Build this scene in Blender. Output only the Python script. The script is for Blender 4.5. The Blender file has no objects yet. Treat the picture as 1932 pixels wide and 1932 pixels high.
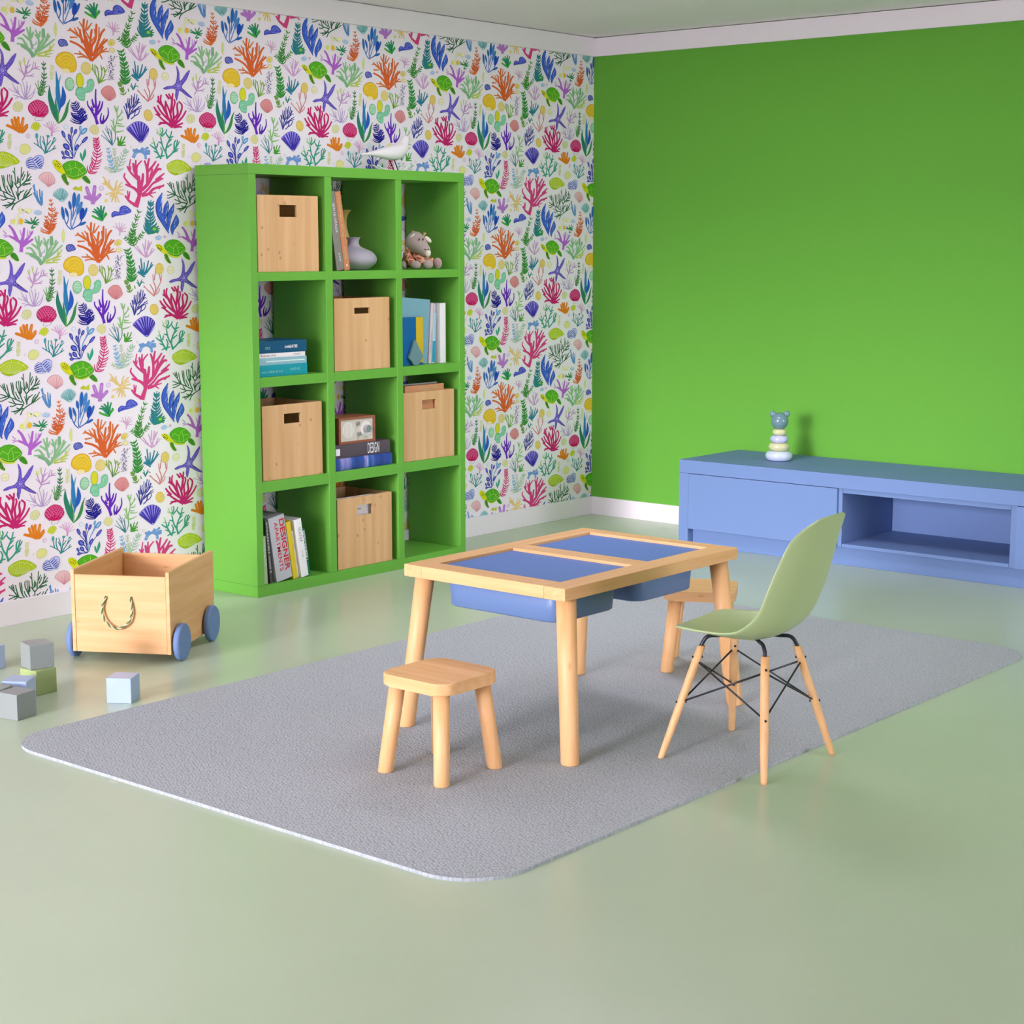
import bpy, bmesh, math, random
from mathutils import Vector, Matrix

random.seed(7)
C = bpy.context.scene.collection
PI = math.pi

# ------------------------------------------------------------------ camera
FPX = 3301.257                       # focal length in pixels of the 1932 px frame
YAW, PITCH = 0.6959263, 0.1517253
CAM = Vector((5.9005, -7.7578, 1.4964))
FW = Vector((-math.sin(YAW) * math.cos(PITCH), math.cos(YAW) * math.cos(PITCH), -math.sin(PITCH)))
RT = Vector((math.cos(YAW), math.sin(YAW), 0))
UP = RT.cross(FW)
cd = bpy.data.cameras.new('camera')
cd.sensor_width = 36.0
cd.lens = FPX / 1932.0 * 36.0
cd.clip_start = 0.05
cam = bpy.data.objects.new('camera', cd)
C.objects.link(cam)
cam.matrix_world = Matrix(((RT.x, UP.x, -FW.x, CAM.x), (RT.y, UP.y, -FW.y, CAM.y),
                           (RT.z, UP.z, -FW.z, CAM.z), (0, 0, 0, 1)))
bpy.context.scene.camera = cam

def at(px, py, axis, val):
    """pixel of the 1932 frame -> point on the plane axis = val"""
    d = FW + RT * ((px - 966) / FPX) - UP * ((py - 966) / FPX)
    return CAM + d * ((val - CAM[axis]) / d[axis])

# ------------------------------------------------------------------ sky, sun, exposure
# the room is open to a terrace behind the viewer: daylight comes in low through that wide opening
OPEN = (0.05, 3.85, 0.0, 2.50)       # opening in the rear wall: x0 x1 z0 z1
YR, XN, H = -9.80, 9.50, 2.60        # rear wall, near wall, ceiling
sc = bpy.context.scene
w = bpy.data.worlds.new('sky'); sc.world = w
w.use_nodes = True
bg = w.node_tree.nodes['Background']
bg.inputs[0].default_value = (1.0, 0.925, 1.16, 1)
bg.inputs[1].default_value = 9.5
pl = bpy.data.lights.new('opening_portal', 'AREA')
pl.shape = 'RECTANGLE'; pl.size = OPEN[1] - OPEN[0]; pl.size_y = OPEN[3] - OPEN[2]
pl.cycles.is_portal = True
po = bpy.data.objects.new('opening_portal', pl); C.objects.link(po)
po.location = ((OPEN[0] + OPEN[1]) / 2, YR - 0.02, (OPEN[2] + OPEN[3]) / 2)
po.rotation_euler = (PI / 2, 0, PI)
NEAR = (-2.90, -0.25, 0.0, 2.55)     # second opening, unseen right of the frame, added to brighten left wall and bookcase: y0 y1 z0 z1
pl = bpy.data.lights.new('side_portal', 'AREA')
pl.shape = 'RECTANGLE'; pl.size = NEAR[1] - NEAR[0]; pl.size_y = NEAR[3] - NEAR[2]
pl.cycles.is_portal = True
po = bpy.data.objects.new('side_portal', pl); C.objects.link(po)
po.location = (XN + 0.02, (NEAR[0] + NEAR[1]) / 2, (NEAR[2] + NEAR[3]) / 2)
po.rotation_euler = (PI / 2, 0, -PI / 2 + PI)
sl = bpy.data.lights.new('sun', 'SUN'); sl.energy = 2.25; sl.angle = math.radians(11); sl.color = (1.0, 0.94, 1.06)
so = bpy.data.objects.new('sun', sl); C.objects.link(so)
SUN_EL, SUN_AZ = math.radians(9.5), math.radians(4.5)     # height, and drift of the light towards -x
sd = Vector((-math.sin(SUN_AZ) * math.cos(SUN_EL), math.cos(SUN_AZ) * math.cos(SUN_EL), -math.sin(SUN_EL)))
so.rotation_euler = sd.to_track_quat('-Z', 'Y').to_euler()
so.location = (3, -14, 4)
sc.view_settings.view_transform = 'Standard'
sc.view_settings.look = 'None'
sc.view_settings.gamma = 1.0
sc.view_settings.use_curve_mapping = False
sc.view_settings.exposure = 0.0

# ------------------------------------------------------------------ materials
def lin(c):
    return tuple((x / 12.92 if x <= 0.04045 else ((x + 0.055) / 1.055) ** 2.4) for x in c)
def hx(s, k=1.0):
    s = s.lstrip('#')
    return tuple(min(1, v * k) for v in lin(tuple(int(s[i:i + 2], 16) / 255 for i in (0, 2, 4))))
MATS = {}
def base_mat(name, col, rough=0.5, spec=0.5, coat=0.0, metal=0.0):
    m = bpy.data.materials.new(name); m.use_nodes = True
    b = m.node_tree.nodes['Principled BSDF']
    b.inputs['Base Color'].default_value = (*col, 1)
    b.inputs['Roughness'].default_value = rough
    b.inputs['Specular IOR Level'].default_value = spec
    b.inputs['Coat Weight'].default_value = coat
    b.inputs['Metallic'].default_value = metal
    MATS[name] = m
    return m, m.node_tree.nodes, m.node_tree.links, b
def paint(name, col, rough=0.5, var=0.04, scale=6.0, spec=0.4, coat=0.0, bump=0.0, metal=0.0):
    """painted or moulded surface: flat colour with faint uneven tone, fine relief"""
    m, n, l, b = base_mat(name, col, rough, spec, coat, metal)
    tc = n.new('ShaderNodeTexCoord')
    no = n.new('ShaderNodeTexNoise'); no.inputs['Scale'].default_value = scale; no.inputs['Detail'].default_value = 3
    l.new(tc.outputs['Object'], no.inputs['Vector'])
    mx = n.new('ShaderNodeMix'); mx.data_type = 'RGBA'
    mx.inputs[6].default_value = (*[c * (1 - var) for c in col], 1)
    mx.inputs[7].default_value = (*[min(1, c * (1 + var)) for c in col], 1)
    l.new(no.outputs['Fac'], mx.inputs[0]); l.new(mx.outputs[2], b.inputs['Base Color'])
    if bump:
        bn = n.new('ShaderNodeTexNoise'); bn.inputs['Scale'].default_value = 400; l.new(tc.outputs['Object'], bn.inputs['Vector'])
        bp = n.new('ShaderNodeBump'); bp.inputs['Strength'].default_value = bump; bp.inputs['Distance'].default_value = 0.001
        l.new(bn.outputs['Fac'], bp.inputs['Height']); l.new(bp.outputs['Normal'], b.inputs['Normal'])
    return m
def wood(name, light, dark, fleck, axis=2, rough=0.45, strips=0.0, knots=0.0, spec=0.35):
    """pale plywood/bamboo: long grain along one axis, strips, short flecks, knots"""
    m, n, l, b = base_mat(name, light, rough, spec)
    tc = n.new('ShaderNodeTexCoord')
    oi = n.new('ShaderNodeObjectInfo'); va = n.new('ShaderNodeVectorMath'); va.operation = 'MULTIPLY_ADD'
    cx = n.new('ShaderNodeCombineXYZ')
    for k_ in range(3): l.new(oi.outputs['Random'], cx.inputs[k_])
    l.new(cx.outputs[0], va.inputs[0]); va.inputs[1].default_value = (7.3, 5.1, 9.7); l.new(tc.outputs['Object'], va.inputs[2])
    def mapped(sc_):
        mp = n.new('ShaderNodeMapping'); mp.inputs['Scale'].default_value = sc_
        l.new(va.outputs[0], mp.inputs['Vector']); return mp.outputs['Vector']
    def axs(along, across):
        s = [across] * 3; s[axis] = along; return s
    g = n.new('ShaderNodeTexNoise'); g.inputs['Scale'].default_value = 1; g.inputs['Detail'].default_value = 4
    l.new(mapped(axs(2.5, 45)), g.inputs['Vector'])
    mx = n.new('ShaderNodeMix'); mx.data_type = 'RGBA'
    mx.inputs[6].default_value = (*light, 1); mx.inputs[7].default_value = (*dark, 1)
    rp = n.new('ShaderNodeMapRange'); rp.inputs[1].default_value = 0.35; rp.inputs[2].default_value = 0.75
    l.new(g.outputs['Fac'], rp.inputs[0]); l.new(rp.outputs[0], mx.inputs[0])
    out = mx.outputs[2]
    if strips:
        v = n.new('ShaderNodeTexNoise'); v.inputs['Scale'].default_value = 1; v.inputs['Detail'].default_value = 0
        l.new(mapped(axs(0.4, 26)), v.inputs['Vector'])
        s2 = n.new('ShaderNodeMix'); s2.data_type = 'RGBA'; s2.blend_type = 'MULTIPLY'
        cr = n.new('ShaderNodeMapRange'); cr.inputs[1].default_value = 0.3; cr.inputs[2].default_value = 0.7
        cr.inputs[3].default_value = 0; cr.inputs[4].default_value = strips
        l.new(v.outputs['Fac'], cr.inputs[0]); l.new(cr.outputs[0], s2.inputs[0])
        l.new(out, s2.inputs[6]); s2.inputs[7].default_value = (0.80, 0.70, 0.60, 1); out = s2.outputs[2]
    vo = n.new('ShaderNodeTexVoronoi'); vo.inputs['Scale'].default_value = 1
    l.new(mapped(axs(9 if not knots else 17, 26 if not knots else 19)), vo.inputs['Vector'])
    th = n.new('ShaderNodeMapRange')
    th.inputs[1].default_value = 0.05 if not knots else 0.07; th.inputs[2].default_value = 0.16 if not knots else 0.17
    th.inputs[3].default_value = 1; th.inputs[4].default_value = 0
    l.new(vo.outputs['Distance'], th.inputs[0])
    # only some of the cells carry a mark
    gt = n.new('ShaderNodeMath'); gt.operation = 'GREATER_THAN'; gt.inputs[1].default_value = 0.62 if knots else 0.70
    sx = n.new('ShaderNodeSeparateColor'); l.new(vo.outputs['Color'], sx.inputs[0]); l.new(sx.outputs[0], gt.inputs[0])
    mu = n.new('ShaderNodeMath'); mu.operation = 'MULTIPLY'; l.new(th.outputs[0], mu.inputs[0]); l.new(gt.outputs[0], mu.inputs[1])
    m3 = n.new('ShaderNodeMath'); m3.operation = 'MULTIPLY'; m3.inputs[1].default_value = knots if knots else 0.35
    l.new(mu.outputs[0], m3.inputs[0])
    fx = n.new('ShaderNodeMix'); fx.data_type = 'RGBA'; l.new(m3.outputs[0], fx.inputs[0])
    l.new(out, fx.inputs[6]); fx.inputs[7].default_value = (*fleck, 1)
    l.new(fx.outputs[2], b.inputs['Base Color'])
    return m

GREEN = hx('#69b03e')
paint('green_paint', GREEN, 0.45, 0.02, 2.0, bump=0.05)
paint('green_wall', GREEN, 0.75, 0.03, 1.2, spec=0.2, bump=0.08)
paint('white_wall', hx('#fbf4f9'), 0.8, 0.01, 2.0, spec=0.2)
paint('white_trim', hx('#f7f0f3'), 0.5, 0.01, 2.0)
paint('ceiling_white', hx('#fdf0f5'), 0.9, 0.01, 2.0, spec=0.1)
paint('gap_dark', hx('#55504c'), 0.9, 0.0)
BLUE = hx('#728dba')
paint('blue_paint', BLUE, 0.55, 0.02, 3.0, spec=0.2)
paint('blue_lid', hx('#5f82c4'), 0.5, 0.01, 3.0, spec=0.2)
paint('blue_plastic', hx('#6683ae'), 0.38, 0.01, 3.0)
paint('green_plastic', hx('#adc088'), 0.33, 0.01, 3.0, spec=0.5)
paint('black_metal', hx('#26262c'), 0.35, 0.02, 9.0)
paint('grey_wall', hx('#cdc8ca'), 0.8, 0.01, 2.0, spec=0.2)
paint('ground_out', hx('#b9b3ae'), 0.9, 0.05, 0.5)
BL_, BD_, BF_ = hx('#ecbd85'), hx('#dfa96c'), hx('#9c6c3a')
for ax, nm in enumerate('xyz'):
    wood('birch_' + nm, BL_, BD_, BF_, axis=ax)
wood('bamboo', hx('#e3bb88'), hx('#d9ac76'), hx('#9a6f3f'), axis=2, strips=0.55, knots=0.55)
wood('cherry', hx('#a8694c'), hx('#8f543a'), hx('#6b3b28'), axis=1)

# floor: glossy pale green resin, faintly mottled
m, n, l, b = base_mat('floor_resin', hx('#bccdaf'), 0.16, 0.25)
tc = n.new('ShaderNodeTexCoord')
n1 = n.new('ShaderNodeTexNoise'); n1.inputs['Scale'].default_value = 1.3; n1.inputs['Detail'].default_value = 5
l.new(tc.outputs['Object'], n1.inputs['Vector'])
mx = n.new('ShaderNodeMix'); mx.data_type = 'RGBA'
mx.inputs[6].default_value = (*hx('#b4c6a6'), 1); mx.inputs[7].default_value = (*hx('#c2d2b4'), 1)
l.new(n1.outputs['Fac'], mx.inputs[0]); l.new(mx.outputs[2], b.inputs['Base Color'])
n2 = n.new('ShaderNodeTexNoise'); n2.inputs['Scale'].default_value = 2.2; n2.inputs['Detail'].default_value = 2
l.new(tc.outputs['Object'], n2.inputs['Vector'])
rr = n.new('ShaderNodeMapRange'); rr.inputs[1].default_value = 0.2; rr.inputs[2].default_value = 0.8; rr.inputs[3].default_value = 0.22; rr.inputs[4].default_value = 0.28
l.new(n2.outputs['Fac'], rr.inputs[0]); l.new(rr.outputs[0], b.inputs['Roughness'])

# rug: grey flat weave, small slanted knots as relief
m, n, l, b = base_mat('rug_weave', hx('#b3b7c0'), 0.95, 0.1)
tc = n.new('ShaderNodeTexCoord')
mp = n.new('ShaderNodeMapping'); mp.inputs['Rotation'].default_value = (0, 0, 0.35); mp.inputs['Scale'].default_value = (150, 100, 40)
l.new(tc.outputs['Object'], mp.inputs[0])
vo = n.new('ShaderNodeTexVoronoi'); vo.inputs['Scale'].default_value = 1; vo.inputs['Randomness'].default_value = 0.75; l.new(mp.outputs[0], vo.inputs['Vector'])
cr = n.new('ShaderNodeMapRange'); cr.inputs[1].default_value = 0.1; cr.inputs[2].default_value = 0.75; l.new(vo.outputs['Distance'], cr.inputs[0])
mx = n.new('ShaderNodeMix'); mx.data_type = 'RGBA'; l.new(cr.outputs[0], mx.inputs[0])
mx.inputs[6].default_value = (*hx('#bdc3c4'), 1); mx.inputs[7].default_value = (*hx('#a2a9ac'), 1)
l.new(mx.outputs[2], b.inputs['Base Color'])
bp = n.new('ShaderNodeBump'); bp.invert = True; bp.inputs['Strength'].default_value = 0.5; bp.inputs['Distance'].default_value = 0.004
l.new(vo.outputs['Distance'], bp.inputs['Height']); l.new(bp.outputs['Normal'], b.inputs['Normal'])

# wallpaper print: the ink colour of each motif is stored per face
m, n, l, b = base_mat('wallpaper_ink', (1, 1, 1), 0.8, 0.2)
vc = n.new('ShaderNodeVertexColor'); vc.layer_name = 'ink'
l.new(vc.outputs['Color'], b.inputs['Base Color'])

# ------------------------------------------------------------------ object helpers
def obj(name, bm, mat, parent=None, smooth=False, loc=None, rot=None):
    me = bpy.data.meshes.new(name)
    bm.normal_update(); bm.to_mesh(me); bm.free()
    if smooth:
        for p_ in me.polygons: p_.use_smooth = True
    o = bpy.data.objects.new(name, me)
    me.materials.append(MATS[mat] if isinstance(mat, str) else mat)
    C.objects.link(o)
    if parent: o.parent = parent
    if loc: o.location = loc
    if rot: o.rotation_euler = rot
    return o
def tag(o, label, cat, group=None):
    o['label'] = label; o['category'] = cat
    if group: o['group'] = group
    return o
def thing(name, label, cat, loc=(0, 0, 0), rz=0.0, group=None):
    o = bpy.data.objects.new(name, None); C.objects.link(o)
    o.empty_display_size = 0.05
    o.location = loc; o.rotation_euler = (0, 0, rz)
    return tag(o, label, cat, group)
def struct(o):
    o['kind'] = 'structure'; return o
def add_box(bm, x0, x1, y0, y1, z0, z1, bev=0.0, seg=2, mat=None):
    v = [bm.verts.new((x, y, z)) for x in (x0, x1) for y in (y0, y1) for z in (z0, z1)]
    if mat is not None:
        for q in v: q.co = mat @ q.co
    f = [bm.faces.new([v[i] for i in q]) for q in ((0, 1, 3, 2), (4, 6, 7, 5), (0, 4, 5, 1), (2, 3, 7, 6), (0, 2, 6, 4), (1, 5, 7, 3))]
    if bev:
        es = list({e for q in f for e in q.edges})
        bmesh.ops.bevel(bm, geom=es, offset=bev, segments=seg, profile=0.5, affect='EDGES')
    return bm
def box(x0, x1, y0, y1, z0, z1, bev=0.0, seg=2):
    return add_box(bmesh.new(), x0, x1, y0, y1, z0, z1, bev, seg)
def add_rings(bm, rings, cap=True):
    vs = [[bm.verts.new(c) for c in r] for r in rings]
    k = len(vs[0])
    for a, b_ in zip(vs, vs[1:]):
        for i in range(k):
            bm.faces.new((a[i], a[(i + 1) % k], b_[(i + 1) % k], b_[i]))
    if cap:
        bm.faces.new(vs[0][::-1]); bm.faces.new(vs[-1])
    return bm
def add_tube(bm, pts, rad, seg=12, cap=True):
    """tube along a polyline, radius per point"""
    pts = [Vector(q) for q in pts]
    if not isinstance(rad, (list, tuple)): rad = [rad] * len(pts)
    rings = []; ref = None
    for i, q in enumerate(pts):
        t = (pts[min(i + 1, len(pts) - 1)] - pts[max(i - 1, 0)]).normalized()
        if ref is None:
            ref = Vector((0, 0, 1)) if abs(t.z) < 0.9 else Vector((1, 0, 0))
        u_ = (ref - t * ref.dot(t)).normalized(); ref = u_
        v_ = t.cross(u_)
        rings.append([q + (u_ * math.cos(2 * PI * k / seg) + v_ * math.sin(2 * PI * k / seg)) * rad[i] for k in range(seg)])
    return add_rings(bm, rings, cap)
def splayed_leg(a, b_, fr, rad, seg=22):
    """round leg from a to b with level cuts at both ends"""
    a, b_ = Vector(a), Vector(b_)
    return add_rings(bmesh.new(), [[a.lerp(b_, f) + Vector((r * math.cos(2 * PI * k / seg), r * math.sin(2 * PI * k / seg), 0)) for k in range(seg)] for f, r in zip(fr, rad)])
def tube(pts, rad, seg=12): return add_tube(bmesh.new(), pts, rad, seg)
def add_lathe(bm, prof, seg=32, c=(0, 0, 0)):
    """prof: list of (r, z)"""
    rings = [[(c[0] + max(r, 1e-4) * math.cos(2 * PI * k / seg), c[1] + max(r, 1e-4) * math.sin(2 * PI * k / seg), c[2] + z) for k in range(seg)] for r, z in prof]
    return add_rings(bm, rings)
def lathe(prof, seg=32): return add_lathe(bmesh.new(), prof, seg)
def add_ellipsoid(bm, c, r, rot=None, seg=20, n=12):
    M = rot if rot is not None else Matrix.Identity(3)
    rings = []
    for i in range(n + 1):
        a = -PI / 2 + PI * i / n
        rr_ = max(math.cos(a), 0.02)
        rings.append([Vector(c) + M @ Vector((r[0] * rr_ * math.cos(2 * PI * k / seg), r[1] * rr_ * math.sin(2 * PI * k / seg), r[2] * math.sin(a))) for k in range(seg)])
    return add_rings(bm, rings)
def prism(outline, z0, z1, bev=0.0):
    """outline in xy, extruded in z"""
    bm = bmesh.new()
    a = [bm.verts.new((x, y, z0)) for x, y in outline]; b_ = [bm.verts.new((x, y, z1)) for x, y in outline]
    k = len(a)
    bot = bm.faces.new(a[::-1]); top = bm.faces.new(b_)
    for i in range(k): bm.faces.new((a[i], a[(i + 1) % k], b_[(i + 1) % k], b_[i]))
    if bev:
        bmesh.ops.bevel(bm, geom=list(bot.edges) + list(top.edges), offset=bev, segments=2, profile=0.5, affect='EDGES')
    return bm
def rrect(x0, x1, y0, y1, r, k=8):
    out = []
    for cx, cy, a0 in ((x1 - r, y1 - r, 0), (x0 + r, y1 - r, 90), (x0 + r, y0 + r, 180), (x1 - r, y0 + r, 270)):
        for i in range(k + 1):
            a = math.radians(a0 + 90 * i / k)
            out.append((cx + r * math.cos(a), cy + r * math.sin(a)))
    return out
def smooth_pts(pts, k=5):
    """Catmull-Rom through the points (any dimension)"""
    P = [Vector(q) for q in pts]
    if len(P) < 3: 
        return [P[0].lerp(P[-1], i / k) for i in range(k + 1)]
    out = []
    for i in range(len(P) - 1):
        p0 = P[i - 1] if i else P[0] * 2 - P[1]
        p1, p2 = P[i], P[i + 1]
        p3 = P[i + 2] if i + 2 < len(P) else P[-1] * 2 - P[-2]
        for j in range(k):
            t = j / k
            out.append(0.5 * ((2 * p1) + (p2 - p0) * t + (2 * p0 - 5 * p1 + 4 * p2 - p3) * t * t + (3 * p1 - p0 - 3 * p2 + p3) * t ** 3))
    out.append(P[-1])
    return out
def lettering(text, size, mat, parent, M, align='LEFT', stretch=1.0, bold=0.0, name='lettering'):
    """flat printed words; M maps text x/y/normal into the parent's space"""
    cu = bpy.data.curves.new('text', 'FONT'); cu.body = text; cu.size = size; cu.align_x = align; cu.align_y = 'CENTER'
    cu.offset = bold; cu.resolution_u = 3
    t = bpy.data.objects.new('text', cu); C.objects.link(t)
    dg = bpy.context.evaluated_depsgraph_get(); dg.update()
    me = bpy.data.meshes.new_from_object(t.evaluated_get(dg))
    bpy.data.objects.remove(t); bpy.data.curves.remove(cu)
    me.transform(M @ Matrix.Diagonal((stretch, 1, 1, 1)))
    me.materials.clear(); me.materials.append(MATS[mat])
    o = bpy.data.objects.new(name, me); C.objects.link(o); o.parent = parent
    return o
def frame(org, xa, ya):
    """4x4 with text x along xa, text y along ya, at org"""
    xa, ya = Vector(xa), Vector(ya); za = xa.cross(ya)
    return Matrix(((xa.x, ya.x, za.x, org[0]), (xa.y, ya.y, za.y, org[1]), (xa.z, ya.z, za.z, org[2]), (0, 0, 0, 1)))

# ------------------------------------------------------------------ the room
struct(obj('floor', box(-0.2, XN + 0.2, YR - 0.2, 0.2, -0.1, 0.0), 'floor_resin'))
struct(obj('ceiling', box(-0.2, XN + 0.2, YR - 0.2, 0.2, H, H + 0.1), 'ceiling_white'))
wall_left = struct(obj('wall_left', box(-0.15, 0.0, YR, 0.0, 0, H), 'white_wall'))
struct(obj('wall_right', box(-0.15, XN + 0.15, 0.0, 0.15, 0, H), 'green_wall'))
bm = bmesh.new()
for q in ((YR, NEAR[0], 0, H), (NEAR[1], 0.0, 0, H), (NEAR[0], NEAR[1], NEAR[3], H)):
    add_box(bm, XN, XN + 0.15, q[0], q[1], q[2], q[3])
struct(obj('wall_near', bm, 'grey_wall'))
bm = bmesh.new()
for q in ((-0.15, OPEN[0], 0, H), (OPEN[1], XN + 0.15, 0, H), (OPEN[0], OPEN[1], OPEN[3], H)):
    add_box(bm, q[0], q[1], YR - 0.15, YR, q[2], q[3])
struct(obj('wall_rear', bm, 'grey_wall'))
struct(obj('ground', box(-40, 60, -60, 40, -0.2, -0.1), 'ground_out'))
HB, HC = 0.0993, 2.4997
struct(obj('baseboard_left', box(0.0, 0.014, YR, 0.0, 0.0, HB, 0.002), 'white_trim'))
struct(obj('baseboard_right', box(0.014, XN, -0.014, 0.0, 0.0, HB, 0.002), 'white_trim'))
struct(obj('trim_1', box(0.0, 0.016, YR, 0.0, HC, H - 0.004, 0.001), 'white_trim'))
struct(obj('trim_2', box(0.016, XN, -0.016, 0.0, HC, H - 0.004, 0.001), 'white_trim'))
# ------------------------------------------------------------------ wallpaper print on wall_left
# one repeat (0.855 x 0.798 m) drawn motif by motif; sheets P1..P6 are the zoomed views the
# outlines were read from, every point goes straight to its place on the wall plane x = 0
SHEET = {1: (0, 160), 2: (190, 160), 3: (0, 340), 4: (190, 340), 5: (0, 470), 6: (0, 660)}
TW, TH = 0.855, 0.798
INKV, INKF, INKC = [], [], []
class Pen:
    sheet = 1; k = 0; layer = 0
def wall(x, y):
    ox, oy = SHEET[Pen.sheet]
    q = at(ox + x / 9.66, oy + y / 9.66, 0, 0.0)
    return q.y, q.z
def motif(s):
    Pen.sheet = s; Pen.k = 0; Pen.layer = 0
def put(pts, faces, col):
    off = 0.0004 + Pen.layer * 0.0005 + Pen.k * 4e-6; Pen.k += 1
    b0 = len(INKV)
    for x, y in pts:
        yy, zz = wall(x, y); INKV.append((off, yy, zz))
    for f in faces:
        INKF.append([b0 + i for i in f]); INKC.append(col)
def P(s):
    return [tuple(float(v) for v in q.split(',')) for q in s.split()]
def ribbon(pts, wid, col):
    """ribbon along smoothed points; wid(t) = half width at 0..1, rounded ends"""
    sp = smooth_pts([(x, y, 0) for x, y in pts], 4 if len(pts) > 2 else 4)
    L = [0]
    for a, b_ in zip(sp, sp[1:]): L.append(L[-1] + (b_ - a).length)
    tot = L[-1] or 1
    vs = []; fs = []
    for i, q in enumerate(sp):
        t = (sp[min(i + 1, len(sp) - 1)] - sp[max(i - 1, 0)]).normalized()
        h = wid(L[i] / tot)
        vs += [(q.x - t.y * h, q.y + t.x * h), (q.x + t.y * h, q.y - t.x * h)]
    q = sp[-1]; t = (sp[-1] - sp[-2]).normalized(); h = wid(1.0)
    for u_, r_ in ((0.6, 0.8), (0.95, 0.3)):
        vs += [(q.x + t.x * h * u_ - t.y * h * r_, q.y + t.y * h * u_ + t.x * h * r_), (q.x + t.x * h * u_ + t.y * h * r_, q.y + t.y * h * u_ - t.x * h * r_)]
    for i in range(len(vs) // 2 - 1):
        fs.append((2 * i, 2 * i + 1, 2 * i + 3, 2 * i + 2))
    put(vs, fs, col)
def ink(c): return hx(c, 1.13)
def S(col, w, s, tp=0.6):
    """tapered strokes 'x,y x,y; x,y ...'"""
    c = ink(col)
    for one in s.split(';'):
        pts = P(one)
        if len(pts) > 1:
            ribbon(pts, lambda t: 0.62 * w * (1 - (1 - tp) * t), c)
def leaf(col, w, s, peak=0.5):
    c = ink(col)
    for one in s.split(';'):
        def wd(t):
            u_ = 0.5 * t / peak if t < peak else 0.5 + 0.5 * (t - peak) / (1 - peak)
            return 0.5 * w * (0.12 + 0.88 * math.sin(PI * u_))
        ribbon(P(one), wd, c)
def poly(pts, col):
    cx = sum(q[0] for q in pts) / len(pts); cy = sum(q[1] for q in pts) / len(pts)
    put([(cx, cy)] + pts, [(0, i + 1, (i + 1) % len(pts) + 1) for i in range(len(pts))], col)
def closed(pts, k=4):
    n_ = len(pts); out = []
    for i in range(n_):
        p0, p1, p2, p3 = (Vector(pts[(i + j) % n_]) for j in (-1, 0, 1, 2))
        for j in range(k):
            t = j / k
            q = 0.5 * ((2 * p1) + (p2 - p0) * t + (2 * p0 - 5 * p1 + 4 * p2 - p3) * t * t + (3 * p1 - p0 - 3 * p2 + p3) * t ** 3)
            out.append((q.x, q.y))
    return out
def blob(s, col, edge=None, ew=8):
    pts = closed(P(s) if isinstance(s, str) else s)
    if edge:
        poly(pts, ink(edge))
        cx = sum(q[0] for q in pts) / len(pts); cy = sum(q[1] for q in pts) / len(pts)
        Pen.layer += 1
        inn = []
        for x, y in pts:
            d = math.hypot(x - cx, y - cy) or 1
            inn.append((x - (x - cx) / d * ew, y - (y - cy) / d * ew))
        pts = inn
    poly(pts, ink(col)); Pen.layer += 1
def ell(cx, cy, rx, ry, col, edge=None, rot=0.0, ew=7, n_=18):
    def ring(a, b_):
        return [(cx + a * math.cos(t) * math.cos(rot) - b_ * math.sin(t) * math.sin(rot), cy + a * math.cos(t) * math.sin(rot) + b_ * math.sin(t) * math.cos(rot)) for t in (2 * PI * i / n_ for i in range(n_))]
    if edge:
        poly(ring(rx, ry), ink(edge)); Pen.layer += 1
        poly(ring(rx - ew, ry - ew), ink(col))
    else:
        poly(ring(rx, ry), ink(col))
    Pen.layer += 1
def dots(col, r, pts):
    c = ink(col)
    for x, y in pts: poly([(x + r * math.cos(i * PI / 3), y + r * math.sin(i * PI / 3)) for i in range(6)], c)
def fern(col, s, l0, l1, n_, w, ang=0.75, curve=0.25, sp=1.0, col2=None):
    """feather: pairs of side fronds along a spine, length l0 at the foot to l1 at the tip"""
    pts = smooth_pts([(x, y, 0) for x, y in P(s)], 8)
    c = ink(col); c2 = ink(col2) if col2 else c
    ribbon(P(s), lambda t: 0.5 * w * 1.1 * (1 - 0.5 * t), c)
    for i in range(n_):
        f = (i + 0.4) / n_
        j = f * (len(pts) - 1); a = pts[int(j)]; t = (pts[min(int(j) + 1, len(pts) - 1)] - pts[max(int(j) - 1, 0)]).normalized()
        ll = 1.18 * (l0 + (l1 - l0) * f) * random.uniform(0.85, 1.12)
        for sgn in (1, -1):
            a1 = (ang + 0.28) * sgn * random.uniform(0.85, 1.15)
            d = Vector((t.x * math.cos(a1) - t.y * math.sin(a1), t.x * math.sin(a1) + t.y * math.cos(a1), 0))
            e = a + d * ll * 0.6 ; g = e + (d + t * curve * 2).normalized() * ll * 0.4
            ribbon([(a.x, a.y), (e.x, e.y), (g.x, g.y)], lambda u_: 0.5 * w * 1.25 * (0.75 + 0.5 * math.sin(PI * u_)) * (1 - 0.45 * u_), c if i % 2 else c2)
def bulbs(col, lst, w=14, inner=None):
    """stems that end in long bulbs: (points, bulb length, bulb width)"""
    for s, L, W_ in lst:
        pts = P(s); c = ink(col)
        ribbon(pts, lambda t: 0.5 * w, c)
        a, b_ = Vector(pts[-2]), Vector(pts[-1])
        d = (b_ - a).normalized(); q = b_ - d * (L * 0.5)
        Pen.layer = 1; ell(q.x, q.y, L * 0.55, W_ * 0.5, col, None, math.atan2(d.y, d.x))
        if inner:
            Pen.layer = 2; ell(q.x, q.y, L * 0.36, W_ * 0.24, inner, None, math.atan2(d.y, d.x))
        Pen.layer = 0
def rays(col, w, apex, arc, n_, f0=0.15, f1=0.96):
    a = Vector(apex); A = smooth_pts([(x, y, 0) for x, y in P(arc)], 8)
    for i in range(n_):
        b_ = A[int(round(i * (len(A) - 1) / (n_ - 1)))]; b_ = Vector((b_.x, b_.y))
        p0, p1 = a.lerp(b_, f0), a.lerp(b_, f1)
        ribbon([(p0.x, p0.y), (p1.x, p1.y)], lambda t: 0.5 * w * (0.5 + 0.5 * t), ink(col))

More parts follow.
